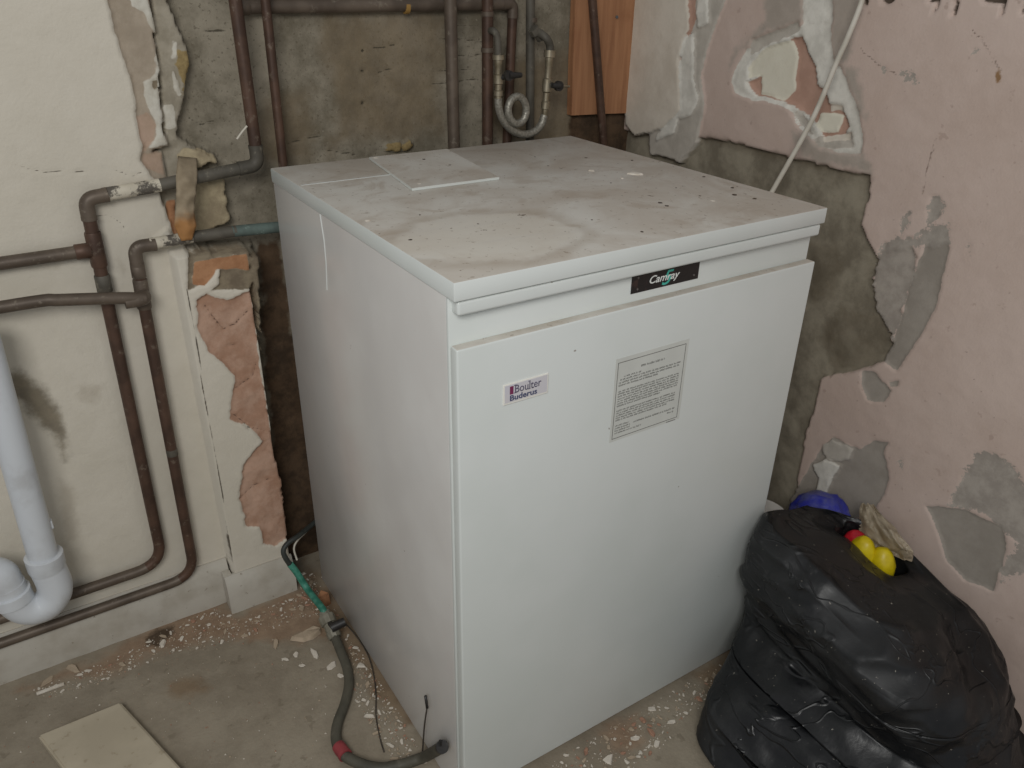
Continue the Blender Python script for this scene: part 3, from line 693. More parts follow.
def valve(px, lever, lab):
    top, bot = kf(*px[0]), kf(*px[1]); d = (bot - top).normalized()
    bm = new(); L = (bot - top).length
    prof = [(0, .011), (.10, .011), (.11, .0075), (.22, .0075), (.25, .0062), (.40, .0062), (.42, .0092), (.60, .0092), (.62, .0062), (.74, .0062), (.76, .0085), (.86, .0085), (.87, .0062), (.98, .0062), (1, .005)]
    tube(bm, [top + d * L * k for k, _ in prof], [r for _, r in prof], 12)
    v = shade(obj('valve', bm, m_brass, fl), 35)
    c = kf(*lever[0]); e = kf(*lever[1])
    bm = new(); tube(bm, [top + d * L * .5, c + Vector((0, -.016, 0))], .005, 10); tube(bm, [c + Vector((0, -.012, 0)), c + Vector((0, -.020, 0))], [.0092, .0092], 14)
    tube(bm, [c + Vector((0, -.017, 0)), e + Vector((0, -.017, 0))], [.0065, .0045], 10)
    shade(obj('lever', bm, m_blackp, v), 40)
    return v
valve(((203, 290), (203, 540)), ((232, 395), (298, 392)), 'l')
v2 = valve(((476, 265), (447, 625)), ((497, 450), (462, 448)), 'r')
bm = new(); tube(bm, [kf(497, 450) + Vector((0, -.017, 0)), kf(552, 452) + Vector((0, -.017, 0))], .0022, 8); obj('stem', bm, m_brass, v2)
bm = new(); tube(bm, spline([kf(150, 165, .025), kf(178, 165, .004), kf(198, 200), kf(203, 300)], 6), .0062, 12); shade(obj('swan_neck', bm, m_cug, fl))
bm = new(); tube(bm, spline([kf(385, 150, .042), kf(420, 175, .015), kf(455, 200), kf(476, 240), kf(476, 285)], 6), [.0075] * 24 + [.006], 12); shade(obj('swan_neck', bm, m_cug, fl))
bm = new()
for q in ((395, 165), (425, 190)): tube(bm, [kf(q[0] - 8, q[1] - 14, .02), kf(q[0] + 8, q[1] + 14, .02)], .0105, 8)
shade(obj('union_nut', bm, m_cug, fl), 30)

# ================================================================ BOARD ON THE BACK WALL
t = NT('orange timber')
_v = t.mapped((0, 0, 0), (0, 0, 0), (60, 60, 4))
_c = t.mix(t.rng(t.noise(1, 5, .6, vec=_v, dist=.4), .35, .7), (174, 126, 90), (150, 104, 72))
_c = t.mix(t.rng(t.noise(14, 4), .55, .75, 0, .5), _c, (140, 92, 60))
m_board = t.done(_c, .7)
yw = .682
bp = [PY(577, -30, yw), PY(641, -30, yw), PY(634, 60, yw), PY(630.5, 113, yw), PY(601, 114, yw), PY(571.5, 115.5, yw), PY(573, 60, yw)]
bm = new(); prism(bm, bp, (0, 1, 0), .016); bd = thing('wooden_board', (bp[5].x + .04, yw, bp[5].z), 'orange-brown wooden board fixed to the back wall in the corner', 'board')
obj('board', bm, m_board, bd)
bm = new(); tube(bm, [PY(617, 17, yw - .003), PY(617, 17, yw + .002)], .003, 12); obj('nail', bm, m_blackp, bd)

# ================================================================ TORN PLASTER FLAP OVER THE PIPE
t = NT('torn plaster'); s_ = t.n('ShaderNodeSeparateXYZ'); t.l(t.co, s_.inputs[0])
_c = t.mix(t.rng(t.noise(30, 5), .35, .65), (160, 145, 122), (140, 126, 104))
_z = t.math('ADD', s_.outputs[2], t.math('MULTIPLY', t.math('SUBTRACT', t.noise(40), .5), .05))
_c = t.mix(t.rng(_z, .022, .06, .85, 0), _c, (168, 116, 60)); t.bump(t.noise(90), .4, .002); m_flap = t.done(_c, .9)
outer = [k5(q)[0] for q in ((105, 110), (200, 120), (215, 200), (205, 330), (195, 420), (212, 500), (185, 590), (140, 600), (95, 520), (110, 420), (95, 330), (105, 210))]
bm = new(); rows = []
lf = [(178, 156), (176, 175), (176, 196), (175, 211), (174, 226), (181, 241)]; rt = [(197, 158), (197.5, 175), (196, 196), (194, 211), (196.5, 225), (192, 240)]
n = 26
for i in range(n + 1):
    f = i / n * 5; k = min(int(f), 4); w = f - k
    l_ = (lf[k][0] * (1 - w) + lf[k + 1][0] * w, lf[k][1] * (1 - w) + lf[k + 1][1] * w)
    r_ = (rt[k][0] * (1 - w) + rt[k + 1][0] * w, rt[k][1] * (1 - w) + rt[k + 1][1] * w)
    row = []
    for j in range(13):
        s = j / 12; u = l_[0] * (1 - s) + r_[0] * s + random.uniform(-.25, .25); v = l_[1] * (1 - s) + r_[1] * s
        env = math.sin(PI * min(1, i / n * 1.6 + .0)) if i / n < .31 else 1
        yy = .668 - .047 * min(1, (i / n) / .25) - .006 * math.sin(PI * s) + .008 * (mnoise.noise((u * .12, v * .12, 3)))
        row.append(bm.verts.new(PY(u, v, yy)))
    rows.append(row)
for a_, b2 in zip(rows, rows[1:]):
    for j in range(12): bm.faces.new((a_[j], a_[j + 1], b2[j + 1], b2[j]))
gf = list(bm.faces); bmesh.ops.recalc_face_normals(bm, faces=gf)
if sum(f.normal.y for f in gf) > 0: bmesh.ops.reverse_faces(bm, faces=gf)
bmesh.ops.solidify(bm, geom=gf, thickness=.004)
fo = PY(187, 241, .63)
o = obj('plaster_flap', bm, m_flap, at=fo, smooth=True); tag(o, 'torn beige plaster flap with orange-brown tip hanging over the upper pipe', 'plaster')

# ================================================================ WHITE WASTE TRAP
t = NT('white plastic'); _c = t.mix(t.rng(t.noise(20, 4), .45, .75), (208, 212, 216), (190, 192, 194)); m_pvc = t.done(_c, .38)
yt = .590; rt_ = .0205
tr = thing('waste_trap', PY(40, 620, yt), 'white plastic waste pipe with U-bend trap on the cream wall at left', 'pipe')
T = lambda u, v, y=yt: PY(u, v, y)
bm = new(); tube(bm, [T(-20, 330), T(45, 562)], .0225, 24); shade(obj('waste_pipe', bm, m_pvc, tr), 50)
dT = (T(45, 562) - T(-20, 330)).normalized()
p0 = T(45, 560)
bm = new(); tube(bm, [p0 - dT * .012, p0 - dT * .011, p0 + dT * .012, p0 + dT * .020], [.0265, .0290, .0286, .0262], 24); shade(obj('collar', bm, m_pvc, tr), 40)
ub = [p0 + dT * .008, T(51, 583), T(50, 602), T(38, 615), T(22, 615), T(12, 604)]
ub = [p0 + dT * .01, T(54.5, 584), T(53, 596), T(43, 606), T(27, 608), T(14, 600), T(6, 584)]
yq = yt - .0
bm = new(); tube(bm, spline(ub, 8), .0268, 24); shade(obj('u_bend', bm, m_pvc, tr), 60)
e0, e1 = T(11, 600), T(1, 578); dE = (e1 - e0).normalized()
q0 = T(11, 596) 
bm = new(); tube(bm, [q0 - dE * .010, q0 - dE * .009, q0 + dE * .010, q0 + dE * .011], [.0285, .0312, .0312, .0285], 24); shade(obj('collar', bm, m_pvc, tr), 40)
bm = new(); tube(bm, spline([q0, q0 + dE * .03, q0 + dE * .05 + Vector((-.004, 0, 0)), q0 + dE * .058 + Vector((-.03, 0, .004)), q0 + dE * .058 + Vector((-.09, 0, .006))], 8), .0262, 24); shade(obj('outlet_bend', bm, m_pvc, tr), 60)
bm = new(); box(bm, (T(50, 524).x - .004, yt - .004, T(50, 524).z - .008), (T(50, 524).x + .004, yt + .008, T(50, 524).z + .006), .001); obj('clip', bm, m_pvc, tr)

# ================================================================ WHITE CABLE ON THE RIGHT WALL
m_cable = simple('white cable sheath', (206, 200, 188), (190, 184, 170), 30, .5)
ck = [PX(870, -40, .782), PX(862, 0, .778), PX(850, 32, .774), PX(835, 66, .772), PX(812, 120, .766), PX(773, 190, .742), PX(752, 226, .720)]
bm = new(); tube(bm, spline(ck, 8), .0042, 10); o = obj('cable', bm, m_cable, at=ck[-1], smooth=True); tag(o, 'white cable hanging down the pink wall and behind the boiler', 'cable')

# ================================================================ HOSE AND CABLE ON THE FLOOR BESIDE THE BOILER
m_hose = copper('olive rubber hose', (88, 85, 74), (68, 66, 57), (112, 106, 94), .5, .6, 0)
m_green = simple('green sleeve', (42, 112, 94), (74, 144, 124), 60, .5)
m_red = simple('red tape', (150, 62, 66), (128, 50, 56), 40, .6)
m_fit = simple('grey fitting', (118, 114, 100), (140, 136, 122), 60, .5, .2)
ol = thing('oil_hose', PZ(340, 640), 'olive hose on the floor with green pipe and valve along the boiler side', 'hose')
def F(u, v, z): return PZ(u, v, z)
h0 = F(335, 622, .03)
hp = [F(333, 632, .022), F(341, 652, .014), F(347, 668, .011), F(349, 684, .010), F(345, 703, .010), F(338, 722, .010), F(336, 738, .010), F(341, 752, .010), F(356, 762, .011), F(378, 768, .012), F(400, 765, .014), PX(424, 757, -.017), PX(442, 747, -.014)]
hose_line = spline(hp, 3)
bm = new(); tube(bm, spline(hp, 7), .0088, 14); shade(obj('hose', bm, m_hose, ol), 60)
e_ = (hp[-1] - hp[-2]).normalized()
bm = new(); tube(bm, [hp[-1] - e_ * .004, hp[-1] + e_ * .003], .0100, 14); box(bm, hp[-1] + Vector((-.004, -.002, .006)), hp[-1] + Vector((-.001, .002, .016)))
shade(obj('end_ring', bm, m_blackp, ol), 40)
bm = new(); q = F(342, 751, .0105); d = (F(352, 761, .011) - F(337, 741, .010)).normalized()
tube(bm, [q - d * .013, q - d * .004, q + d * .004, q + d * .012], [.0105, .0112, .0108, .0115], 14); shade(obj('tape', bm, m_red, ol, label='faded red tape'), 50)
g0, g1 = F(322, 608, .05), F(295, 570, .075)
bm = new(); tube(bm, spline([F(325, 614, .042), g0, PY(308, 590, .545), PY(297, 573, .565), PY(290, 564, .573)], 6), .0068, 12); shade(obj('green_pipe', bm, m_green, ol, label='bright green pipe sleeve'), 60)
vb = F(328, 621, .034); dv = (F(333, 633, .022) - F(321, 606, .05)).normalized()
bm = new(); tube(bm, [vb - dv * .020, vb - dv * .012, vb - dv * .011, vb + dv * .006, vb + dv * .007, vb + dv * .022, vb + dv * .023, vb + dv * .036], [.011, .011, .0155, .0155, .012, .012, .014, .0125], 10)
vbody = shade(obj('valve', bm, m_fit, ol), 30)
lv0, lv1 = F(331, 628, .045), F(345, 621.5, .050)
bm = new(); tube(bm, [lv0, lv1], [.0092, .0085], 10); tube(bm, [vb, F(333, 627, .045)], .005, 10); shade(obj('lever', bm, m_blackp, vbody), 40)
dk = copper('dark cable', (62, 66, 62), (48, 50, 48), (84, 88, 84), .4, .5, 0)
bm = new(); tube(bm, spline([PY(291, 566, .572), PY(285, 557, .576), PY(283.5, 550, .580), PY(288, 543, .584), PY(298, 536, .590), PY(308, 528, .615), PY(318, 520, .628), PY(328, 513, .63)], 7), .0052, 10); shade(obj('dark_cable', bm, dk, ol), 60)
bm = new(); tube(bm, spline([PY(297, 560, .575), PY(294, 549, .582), PY(297, 541, .588), PY(306, 532, .61)], 6), .002, 8); shade(obj('thin_wire', bm, m_cable, ol), 60)

m_wire = simple('dark thin wire', (58, 52, 46), (76, 68, 58), 60, .6)
wp = [F(346, 624, .012), F(357, 637, .004), F(368, 655, .0035), F(374, 676, .003), F(376, 697, .003), F(376, 716, .003), F(380, 738, .003), F(384, 752, .004)]
bm = new(); tube(bm, spline(wp, 6), .0013, 6); o = obj('wire', bm, m_wire, at=wp[3], smooth=True); tag(o, 'thin dark wire trailing over floor rubble beside the olive hose', 'wire')
w0 = F(422, 758, .004); wt = [w0, PX(423, 745, -.010), PX(424.5, 725, -.008), PX(427, 708, -.006)]
uw = thing('wire', w0, 'short upright wire with black tip by the boiler front corner', 'wire')
bm = new(); tube(bm, spline(wt, 5), .0014, 6); obj('wire', bm, m_wire, uw, True)
bm = new(); tube(bm, [PX(427.2, 708, -.006), PX(425.5, 696, -.006)], .0024, 8); obj('tip', bm, m_blackp, uw, True)

# ================================================================ PLANK ON THE FLOOR
t = NT('plank'); _c = t.mix(t.rng(t.noise(9, 5), .35, .65), (190, 179, 157), (176, 165, 144)); _c = t.mix(t.rng(t.noise(70, 4), .6, .7, 0, .5), _c, (150, 134, 110)); t.bump(t.noise(60), .15, .001); m_plank = t.done(_c, .7)
zt_ = .019
k0, k1, k2 = PZ(37.5, 735, zt_), PZ(120, 701.5, zt_), PZ(181, 768, zt_)
dirp = (k2 - k1).normalized(); wd = (k0 - k1); wd = wd - dirp * wd.dot(dirp)
bm = new(); prism(bm, [k1, k0, k0 + dirp * .34, k1 + dirp * .36], (0, 0, -1), zt_ - .001)
bmesh.ops.bevel(bm, geom=[e for e in bm.edges if e.is_boundary is False and len(e.link_faces) == 2 and e.calc_face_angle(0) > .5], offset=.003, segments=2, affect='EDGES')
o = obj('plank', bm, m_plank, at=((k0 + k1) / 2 - Vector((0, 0, zt_)))); shade(o, 30); tag(o, 'pale cream board lying on the floor at bottom left', 'board')

# ================================================================ BIN BAG
t = NT('black bin liner')
dust = t.rng(t.noise(7, 5, .6), .40, .70)
_c = t.mix(dust, (17, 18, 20), (37, 38, 39))
_c = t.mix(t.rng(t.noise(150, 3, .6), .70, .74, 0, .8), _c, (150, 144, 134))
_w = t.math('ABSOLUTE', t.math('SUBTRACT', t.noise(6.5, 2, .5, vec=t.mapped((0, 0, 0), (.5, .4, .3), (1, 1, 2.2)), dist=1.2), .5))
crease = t.rng(_w, 0, .022, 1, 0)
t.bump(t.math('ADD', crease, t.math('MULTIPLY', t.noise(70, 4), .35)), .38, .005)
m_bag = t.done(_c, t.math('ADD', t.math('MULTIPLY', dust, .26), .33), 0, .45)
def interp(tab, s):
    for (a, *va), (b, *vb) in zip(tab, tab[1:]):
        if s <= b:
            w = (s - a) / (b - a); w = w * w * (3 - 2 * w)
            return [x * (1 - w) + y * w for x, y in zip(va, vb)]
    return list(tab[-1][1:])
# height fraction: z, xmin, xmax, ymin, ymax
BT = [(0, .001, .388, .786, -.50, -.085), (.06, .02, .366, .795, -.52, -.070), (.2, .065, .395, .797, -.50, -.066), (.34, .110, .480, .797, -.46, -.050),
      (.46, .16, .526, .797, -.425, -.018), (.66, .235, .514, .795, -.40, -.010), (.82, .292, .510, .792, -.372, -.010), (.94, .328, .522, .786, -.335, -.014), (1.0, .345, .552, .780, -.295, -.022),
      (1.06, .340, .65, .774, -.23, -.05), (1.12, .324, .692, .774, -.190, -.066), (1.2, .27, .695, .773, -.188, -.066), (1.3, .17, .70, .77, -.184, -.075)]
def bag_point(s, th):
    z, xa, xb, y0_, y1_ = interp(BT, s)
    cx, cy, ax, ay = (xa + xb) / 2, (y0_ + y1_) / 2, (xb - xa) / 2, (y1_ - y0_) / 2
    c, s2 = math.cos(th), math.sin(th); n = 3.6 if s2 < 0 else (5.5 if c < 0 else 1.8)
    k = (abs(c) ** n + abs(s2) ** n) ** (-1 / n)
    x, y = cx + ax * c * k, cy + ay * s2 * k
    tilt = 1 - .13 * max(0, min(1, (x - .60) / .18)) - .17 * max(0, min(1, (-.10 - y) / .24))
    z *= 1 + (tilt - 1) * min(1, s / .8)
    return Vector((x, y, z))
bm = new(); NS, NTH = 104, 180; rings = []
def ridge(p, f, s):
    return 1 - abs(mnoise.noise((p.x * f[0] + s, p.y * f[1], p.z * f[2]))) * 2.6
for i in range(NS + 1):
    s = 1.3 * i / NS; ring = []
    for j in range(NTH):
        th = 2 * PI * j / NTH
        p = bag_point(s, th); e = 1e-3
        dn = (bag_point(s, th + e) - p).cross(bag_point(min(1.3, s + e), th) - p)
        nrm = dn.normalized() if dn.length > 1e-12 else Vector((0, 0, 1))
        if s > 1: nrm = Vector((math.cos(th), math.sin(th), 0))
        q = Vector((p.x + .5 * p.z, p.y, p.z - .4 * p.x))   # folds run on the slant
        d = .013 * ridge(q, (3.2, 3.2, 8), 1.7) + .008 * ridge(q, (8, 8, 19), 5.1) + .012 * mnoise.noise(p * 5) + .004 * max(0, ridge(q, (15, 15, 34), 9.3)) ** 2
        d *= min(1, .25 + s * 3) * (1 if s < 1 else max(.25, 1 - (s - 1) * 3))
        q = p + nrm * (d - .008)
        if s < .06: q.z = max(.0008, p.z)
        q.z = max(.0008, q.z); q.x = min(q.x, .7925)
        if q.x < .72: q.y = min(q.y, -.006)
        ring.append(bm.verts.new(q))
    rings.append(ring)
for a_, b2 in zip(rings, rings[1:]):
    for j in range(NTH): bm.faces.new((a_[j], a_[(j + 1) % NTH], b2[(j + 1) % NTH], b2[j]))
bm.faces.new(rings[0][::-1]); bm.faces.new(rings[-1])
bag = thing('bin_bag', (.62, -.22, 0), 'crumpled black bin bag standing open between boiler and pink wall', 'bag')
bmesh.ops.recalc_face_normals(bm, faces=bm.faces)
obj('liner', bm, m_bag, bag, True)

# things poking out of the bag
def blob(bm, c, r, amp, f, seed, sub=4, rot=(0, 0, 0)):
    rr = bmesh.ops.create_icosphere(bm, subdivisions=sub, radius=1)
    M = Euler(rot).to_matrix()
    for v in rr['verts']:
        n = v.co.normalized(); d = 1 + amp * (1 - abs(mnoise.noise(n * f + Vector((seed, 0, 0)))) * 2.4) + amp * .6 * mnoise.noise(n * f * 2.2 + Vector((0, seed, 0)))
        v.co = Vector(c) + M @ Vector((n.x * r[0] * d, n.y * r[1] * d, n.z * r[2] * d))
m_blue = NT('blue plastic'); _c = m_blue.mix(m_blue.rng(m_blue.noise(40, 4), .4, .7), (44, 50, 150), (86, 90, 138)); m_blue.bump(m_blue.noise(70, 4), .5, .004); m_blue = m_blue.done(_c, .35)
m_yellow = simple('yellow plastic', (222, 200, 20), (204, 180, 16), 40, .4)
m_redp = simple('red plastic', (190, 30, 44), (170, 26, 40), 40, .4)
m_beige = NT('cloudy plastic'); _c = m_beige.mix(m_beige.rng(m_beige.noise(35, 5), .4, .7), (204, 190, 166), (182, 168, 144)); m_beige.bump(m_beige.noise(50, 5), .6, .006); m_beige = m_beige.done(_c, .45)
m_tub = simple('white tub', (206, 204, 198), (196, 194, 188), 30, .4)
bm = new(); blob(bm, (.750, -.010, .264), (.048, .052, .050), .10, 1.5, 3.3)
o = obj('plastic_bag', bm, m_blue, at=(.748, -.018, .202), smooth=True); tag(o, 'scrunched blue plastic bag poking up behind the black bin bag', 'bag')
yb_ = thing('bottle', (.734, -.142, .19), 'yellow plastic container with red top inside the bin bag', 'bottle')
bm = new(); blob(bm, (.726, -.116, .258), (.021, .025, .044), .04, 1.2, 1.1); blob(bm, (.738, -.146, .250), (.021, .025, .044), .04, 1.2, 4.1)
obj('container', bm, m_yellow, yb_, True)
bm = new(); blob(bm, (.736, -.094, .262), (.020, .022, .034), .05, 1.5, 7.7); obj('top', bm, m_redp, yb_, True, label='red top')
bm = new()
pl = [(862, 505), (880, 512), (896, 528), (912, 550), (914, 562), (900, 572), (884, 560), (866, 545), (858, 530), (856, 515)]
g = 22; rows = []
for i in range(g + 1):
    row = []
    for j in range(g + 1):
        a_ = i / g; b2 = j / g
        l_ = Vector(interp([(0, 862, 503), (.33, 858, 525), (.66, 864, 542), (1, 880, 552)], a_)); r_ = Vector(interp([(0, 874, 505), (.33, 896, 530), (.66, 914, 552), (1, 912, 562)], a_))
        q = l_.lerp(r_, b2); xx = .754 + .012 * mnoise.noise((a_ * 3, b2 * 3, 1)) + .010 * mnoise.noise((a_ * 7, b2 * 6, 4)) - .014 * math.sin(PI * b2) * math.sin(PI * a_)
        row.append(bm.verts.new(PX(q.x + 2.5 * mnoise.noise((a_ * 5, b2 * 5, 9)), q.y + 2.5 * mnoise.noise((a_ * 5, b2 * 5, 19)), xx)))
    rows.append(row)
for a_, b2 in zip(rows, rows[1:]):
    for j in range(g): bm.faces.new((a_[j], a_[j + 1], b2[j + 1], b2[j]))
bmesh.ops.solidify(bm, geom=list(bm.faces), thickness=.002)
o = obj('plastic_sheet', bm, m_beige, at=PX(905, 562, .754), smooth=True); tag(o, 'crumpled cloudy beige sheet between the yellow container and the pink wall', 'sheet')
tb = thing('tub', (.668, .060, 0), 'white plastic tub in the gap behind the bin bag beside the boiler', 'tub')
bm = new(); tube(bm, [(.668, .060, z) for z in (0, .004, .23, .242, .244)], [.045, .048, .051, .051, .051], 32); shade(obj('tub', bm, m_tub, tb), 40)
bm = new(); tube(bm, [(.668, .060, z) for z in (.244, .246, .260, .263)], [.053, .0545, .0545, .052], 32); shade(obj('tub_lid', bm, m_tub, tb), 40)

# ================================================================ RUBBLE
m_chip = simple('plaster chip white', (222, 215, 203), (198, 188, 172), 60, .9)
m_chipb = simple('plaster chip beige', (184, 166, 144), (164, 148, 126), 60, .9)
m_chipr = simple('plaster chip pink', (178, 140, 118), (156, 116, 94), 60, .9)
m_brick = simple('brick lump', (164, 118, 84), (142, 100, 70), 60, .9)
def chip_bm(r, rad=1.0, th=.3, n=None):
    bm = new(); n = n or r.randint(5, 8); a0 = r.random() * 6
    pts = []
    for k in range(n):
        a_ = a0 + 2 * PI * (k + r.uniform(-.3, .3)) / n; q = rad * r.uniform(.55, 1.1)
        pts.append((math.cos(a_) * q, math.sin(a_) * q * .8))
    lo = [bm.verts.new((x, y, 0)) for x, y in pts]
    hi = [bm.verts.new((x * r.uniform(.72, .98), y * r.uniform(.72, .98), th * r.uniform(.7, 1.2))) for x, y in pts]
    bm.faces.new(lo[::-1]); bm.faces.new(hi)
    for k in range(n): bm.faces.new((lo[k], lo[(k + 1) % n], hi[(k + 1) % n], hi[k]))
    bmesh.ops.recalc_face_normals(bm, faces=bm.faces); return bm
rc = random.Random(11)
protos = {}
for key, m in (('white', m_chip), ('beige', m_chipb), ('pink', m_chipr)):
    L = []
    for i in range(7):
        me = bpy.data.meshes.new('plaster_chip'); b_ = chip_bm(rc, 1, rc.uniform(.25, .5)); b_.to_mesh(me); b_.free(); me.materials.append(m); L.append(me)
    protos[key] = L
def inside(poly, u, v):
    c = False
    for i in range(len(poly)):
        (ax, ay), (bx, by) = poly[i], poly[(i + 1) % len(poly)]
        if (ay > v) != (by > v) and u < (bx - ax) * (v - ay) / (by - ay) + ax: c = not c
    return c
def sample(poly):
    us = [p[0] for p in poly]; vs = [p[1] for p in poly]
    while True:
        u, v = rc.uniform(min(us), max(us)), rc.uniform(min(vs), max(vs))
        if inside(poly, u, v): return u, v
used = []
def blocked(p, r):
    if p.y > .640 - r and p.x < -.17: return True
    if p.y > .598 - r and -.19 < p.x < -.045: return True
    if p.y > .68: return True
    if -.006 - r < p.x < .606 + r and -.002 - r < p.y < .61 + r: return True
    if p.x > .365 - r and p.y < -.062 + r: return True
    return False
def chip(u, v, size, key, label, group):
    p = PZ(u, v, 0)
    if blocked(p, size): return False
    if any((p - q).length < (size + s) * .85 for q, s in used): return False
    used.append((p, size))
    o = bpy.data.objects.new('plaster_chip', rc.choice(protos[key])); C.objects.link(o)
    o.location = (p.x, p.y, .0012); o.rotation_euler = (rc.uniform(-.12, .12), rc.uniform(-.12, .12), rc.uniform(0, 6.28)); o.scale = (size * rc.uniform(.9, 1.35), size * rc.uniform(.5, .95), min(size, .012) * .8)
    tag(o, label, 'rubble', group); return True
# the larger pieces, one by one
big = [(276, 644, .010, 'beige', 'pointed beige plaster piece left of the largest slab'),
       (296, 655, .0075, 'white', 'small pale lump just below the largest beige slab'), (315, 655, .0125, 'white', 'rounded white lump between the beige slab and hose'),
       (331, 667, .0095, 'white', 'white lump touching the left of the olive hose'), (684, 687, .016, 'white', 'white triangular chip in front of the boiler base'),
       (708, 668, .014, 'beige', 'beige chip by the boiler front right foot'), (635, 739, .009, 'white', 'round white chip out in front of the boiler'),
       (608, 760, .011, 'white', 'white chip at the bottom edge in front of boiler'), (667, 696, .012, 'beige', 'beige chip left of the white triangular chip'),
       (640, 712, .009, 'white', 'white chip close to the middle of the boiler front'), (605, 733, .012, 'white', 'white slanted chip near the pink slab'),
       (622, 742, .017, 'pink', 'pink plaster slab in front of the boiler'), (163, 644, .011, 'white', 'bright white chip by the dark hole at the skirting'),
       (73, 669, .013, 'beige', 'brownish lump at the left skirting foot'), (47, 682, .011, 'beige', 'greyish lump furthest left at the skirting foot'),
       (361, 666, .009, 'white', 'pale lump between hose and dark wire'), (395, 708, .010, 'white', 'white lump at the boiler left foot'),
       (410, 732, .010, 'white', 'white lump nearest the boiler front left corner'), (566, 755, .010, 'white', 'white chip at the left of the front rubble'),
       (340, 676, .006, 'white', 'small white crumb left of the olive hose below the white lump'), (286, 660, .006, 'white', 'small white crumb below the pointed beige piece'),
       (302, 666, .005, 'white', 'tiny white crumb below the rounded lump near the hose')]
p = PZ(310, 635); bm = chip_bm(random.Random(4), 1, .26, 7)
for v in bm.verts: v.co = Vector((v.co.x * .036, v.co.y * .022, v.co.z * .03))
o = obj('plaster_slab', bm, m_chipb); o.location = (p.x, p.y, .0012); o.rotation_euler = (0, 0, -.15); tag(o, 'largest flat beige plaster slab lying left of the olive hose', 'rubble'); used.append((p, .024))
for u, v, s, k, lab in big: chip(u, v, s * 1.25, k, lab, 'larger plaster pieces on the floor')
p = PZ(51, 690); bm = new(); box(bm, (-.022, -.0028, 0), (.022, .0028, .004), .0008)
o = obj('plaster_strip', bm, m_chip); o.location = (p.x, p.y, .0012); o.rotation_euler = (0, 0, -.02); tag(o, 'thin white strip of plaster lying near the left skirting', 'rubble')
p = PZ(334, 608, .01); bm = chip_bm(rc, .018, .024, 6); o = obj('brick_lump', bm, m_brick); o.location = (-.022, .535, .001); tag(o, 'orange brick lump beside the valve at the boiler corner', 'rubble')
zones = [
    ([(30, 692), (110, 660), (210, 606), (240, 620), (300, 594), (320, 600), (322, 612), (240, 640), (170, 655), (110, 678), (50, 700)], 95, .003, .0085, 'plaster chip in the pale rubble along the foot of the skirting', 'plaster chips along the skirting'),
    ([(298, 575), (322, 575), (338, 615), (332, 630), (300, 600)], 30, .003, .008, 'plaster chip in the dark gap beside the boiler back corner', 'plaster chips in the gap'),
    ([(335, 605), (352, 630), (430, 762), (395, 762), (355, 700), (348, 650)], 75, .003, .0095, 'plaster chip along the left foot of the boiler', 'plaster chips left of the boiler'),
    ([(525, 768), (640, 700), (742, 640), (758, 652), (745, 675), (700, 710), (640, 768)], 105, .003, .0105, 'plaster chip along the front foot of the boiler', 'plaster chips before the boiler'),
]
for poly, n, s0, s1, lab, gr in zones:
    for i in range(n):
        for tr_ in range(6):
            u, v = sample(poly); k = rc.choices(('white', 'beige', 'pink'), (.55, .27, .18))[0]
            adj = {'white': 'white ', 'beige': 'beige ', 'pink': 'pinkish '}[k]
            if chip(u, v, s0 + (s1 - s0) * rc.random() ** 2.2, k, 'small ' + adj + lab, adj + gr): break
# the dust and crumbs nobody could count
bm = new(); mats = [m_chip, m_chipb, m_chipr]
cz = [(z[0], w) for z, w in zip(zones, (650, 180, 420, 520))] + [([(0, 700), (200, 640), (330, 640), (340, 760), (200, 768), (0, 768)], 200), ([(960, 768), (1023, 730), (1023, 768)], 40)]
for poly, n in cz:
    for i in range(n):
        u, v = sample(poly); p = PZ(u, v, 0); s = .0007 + .0017 * rc.random() ** 2
        if p.y > .64 and p.x < -.17 or p.y > .6 and -.19 < p.x < -.05: continue
        if blocked(p, .001) and not (p.x > .6 and p.y > 0): continue
        if (p - k1).dot(wd) > -.001 and (p - k1).dot(wd) < wd.length_squared and (p - k1).dot(dirp) > 0: continue
        if min((p - Vector((h.x, h.y, 0))).length for h in hose_line) < .013: continue
        if True:
            a0 = rc.random() * 6; q = [bm.verts.new((p.x + s * math.cos(a0 + k * 2.1) * rc.uniform(.6, 1.2), p.y + s * math.sin(a0 + k * 2.1) * rc.uniform(.6, 1.2), .0004)) for k in range(3)]
            t_ = bm.verts.new((p.x, p.y, .0008 + s * .9)); mi = rc.choices((0, 1, 2), (.5, .3, .2))[0]
            for f in ((q[0], q[1], t_), (q[1], q[2], t_), (q[2], q[0], t_), (q[2], q[1], q[0])): bm.faces.new(f).material_index = mi
o = obj('plaster_crumbs', bm, mats); tag(o, 'fine plaster crumbs and dust strewn over the floor', 'rubble'); o['kind'] = 'stuff'

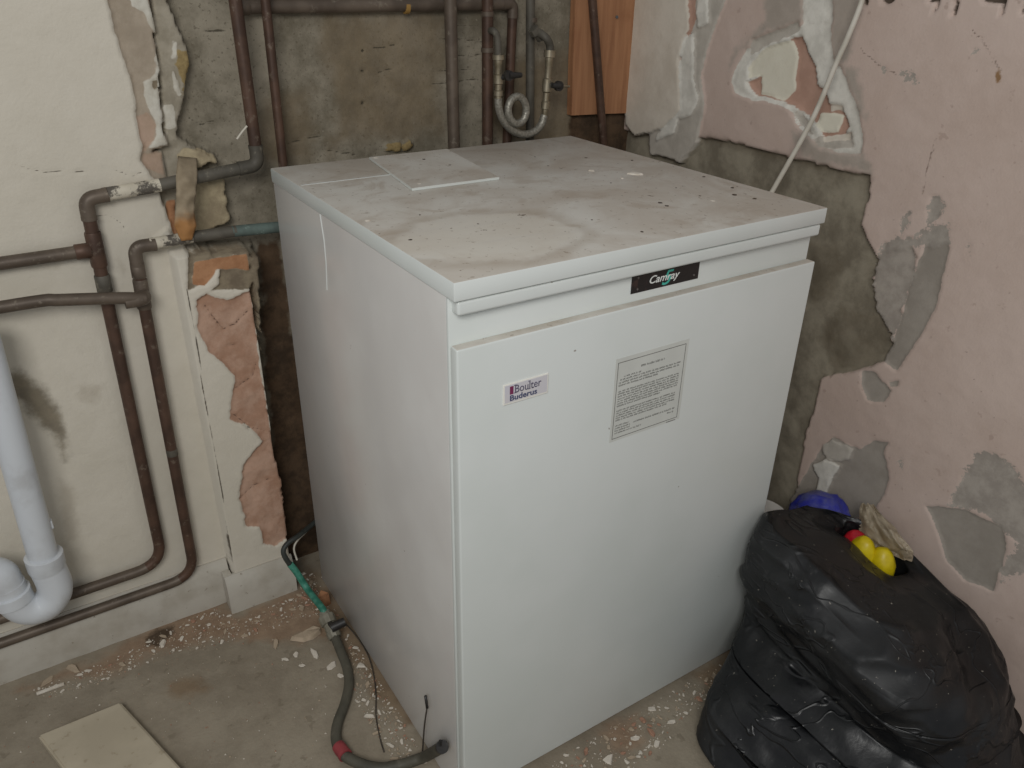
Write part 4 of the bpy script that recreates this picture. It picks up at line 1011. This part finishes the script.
# flakes and grit on the lid
def flake(u, v, s, lab, mat, group=None, z=H, flat=.18):
    p = PZ(u, v, z); bm = chip_bm(rc, s, s * flat)
    o = obj('paint_flake' if mat is m_chip else 'grit', bm, mat); o.location = (p.x, p.y, z + .0001); o.rotation_euler = (0, 0, rc.uniform(0, 6)); tag(o, lab, 'debris', group)
m_grit = simple('dark grit', (82, 68, 54), (60, 50, 42), 90, .9)
flake(634, 174, .015, 'largest white paint flake on the boiler lid towards the right', m_chip)
flake(591, 171, .007, 'white flake on the lid left of the largest one', m_chip)
flake(622, 178.5, .005, 'slim white flake touching the largest flake on the lid', m_chip)
flake(713, 201, .004, 'white speck on the lid near the right edge', m_chip)
flake(376, 158, .006, 'white crumb on the back left corner of the loose panel', m_chip, z=H + .0042)
flake(368, 221, .006, 'pale flake on the lid near the left edge', m_chip)
flake(419, 184, .004, 'white crumb on the front left corner of the loose panel', m_chip, z=H + .0042)
flake(424, 159.5, .0045, 'dark grit on the loose panel', m_grit, z=H + .0042)
for u, v, s in ((586, 158, .005), (632, 160.5, .005), (704, 177, .0045), (732, 188, .006), (734, 195, .0068), (755, 199, .0065), (660, 203, .006), (667, 206, .005), (548, 166, .0035), (555, 160, .003), (535, 157, .003), (611, 183, .003), (642, 232, .004), (592, 220, .003), (700, 196, .003), (676, 188, .003), (420, 215, .003), (410, 240, .004), (478, 224, .003)):
    flake(u, v, s * .68, 'small dark grit lying on the dusty boiler lid', m_grit, 'dark grit on the lid', flat=.22)

# ================================================================ LIGHT
w = bpy.data.worlds.new('world'); scene.world = w; w.use_nodes = True
w.node_tree.nodes['Background'].inputs[0].default_value = (.93, .96, 1, 1); w.node_tree.nodes['Background'].inputs[1].default_value = .33
def area(name, loc, target, size, sy, power, col=(1, 1, 1)):
    l = bpy.data.lights.new(name, 'AREA'); l.shape = 'RECTANGLE'; l.size = size; l.size_y = sy; l.energy = power; l.color = col
    o = bpy.data.objects.new(name, l); C.objects.link(o); o.location = loc
    o.rotation_euler = (Vector(target) - Vector(loc)).to_track_quat('-Z', 'Y').to_euler(); return o
area('key_light', (-.95, -1.25, 1.80), (.15, .25, .60), .8, .7, 24, (1, .99, .96))  # unseen soft source, high left behind the camera; no window modelled
vs = scene.view_settings; scene.display_settings.display_device = 'sRGB'
vs.view_transform = 'Standard'; vs.look = 'None'; vs.exposure = -.2; vs.gamma = 1; vs.use_curve_mapping = False
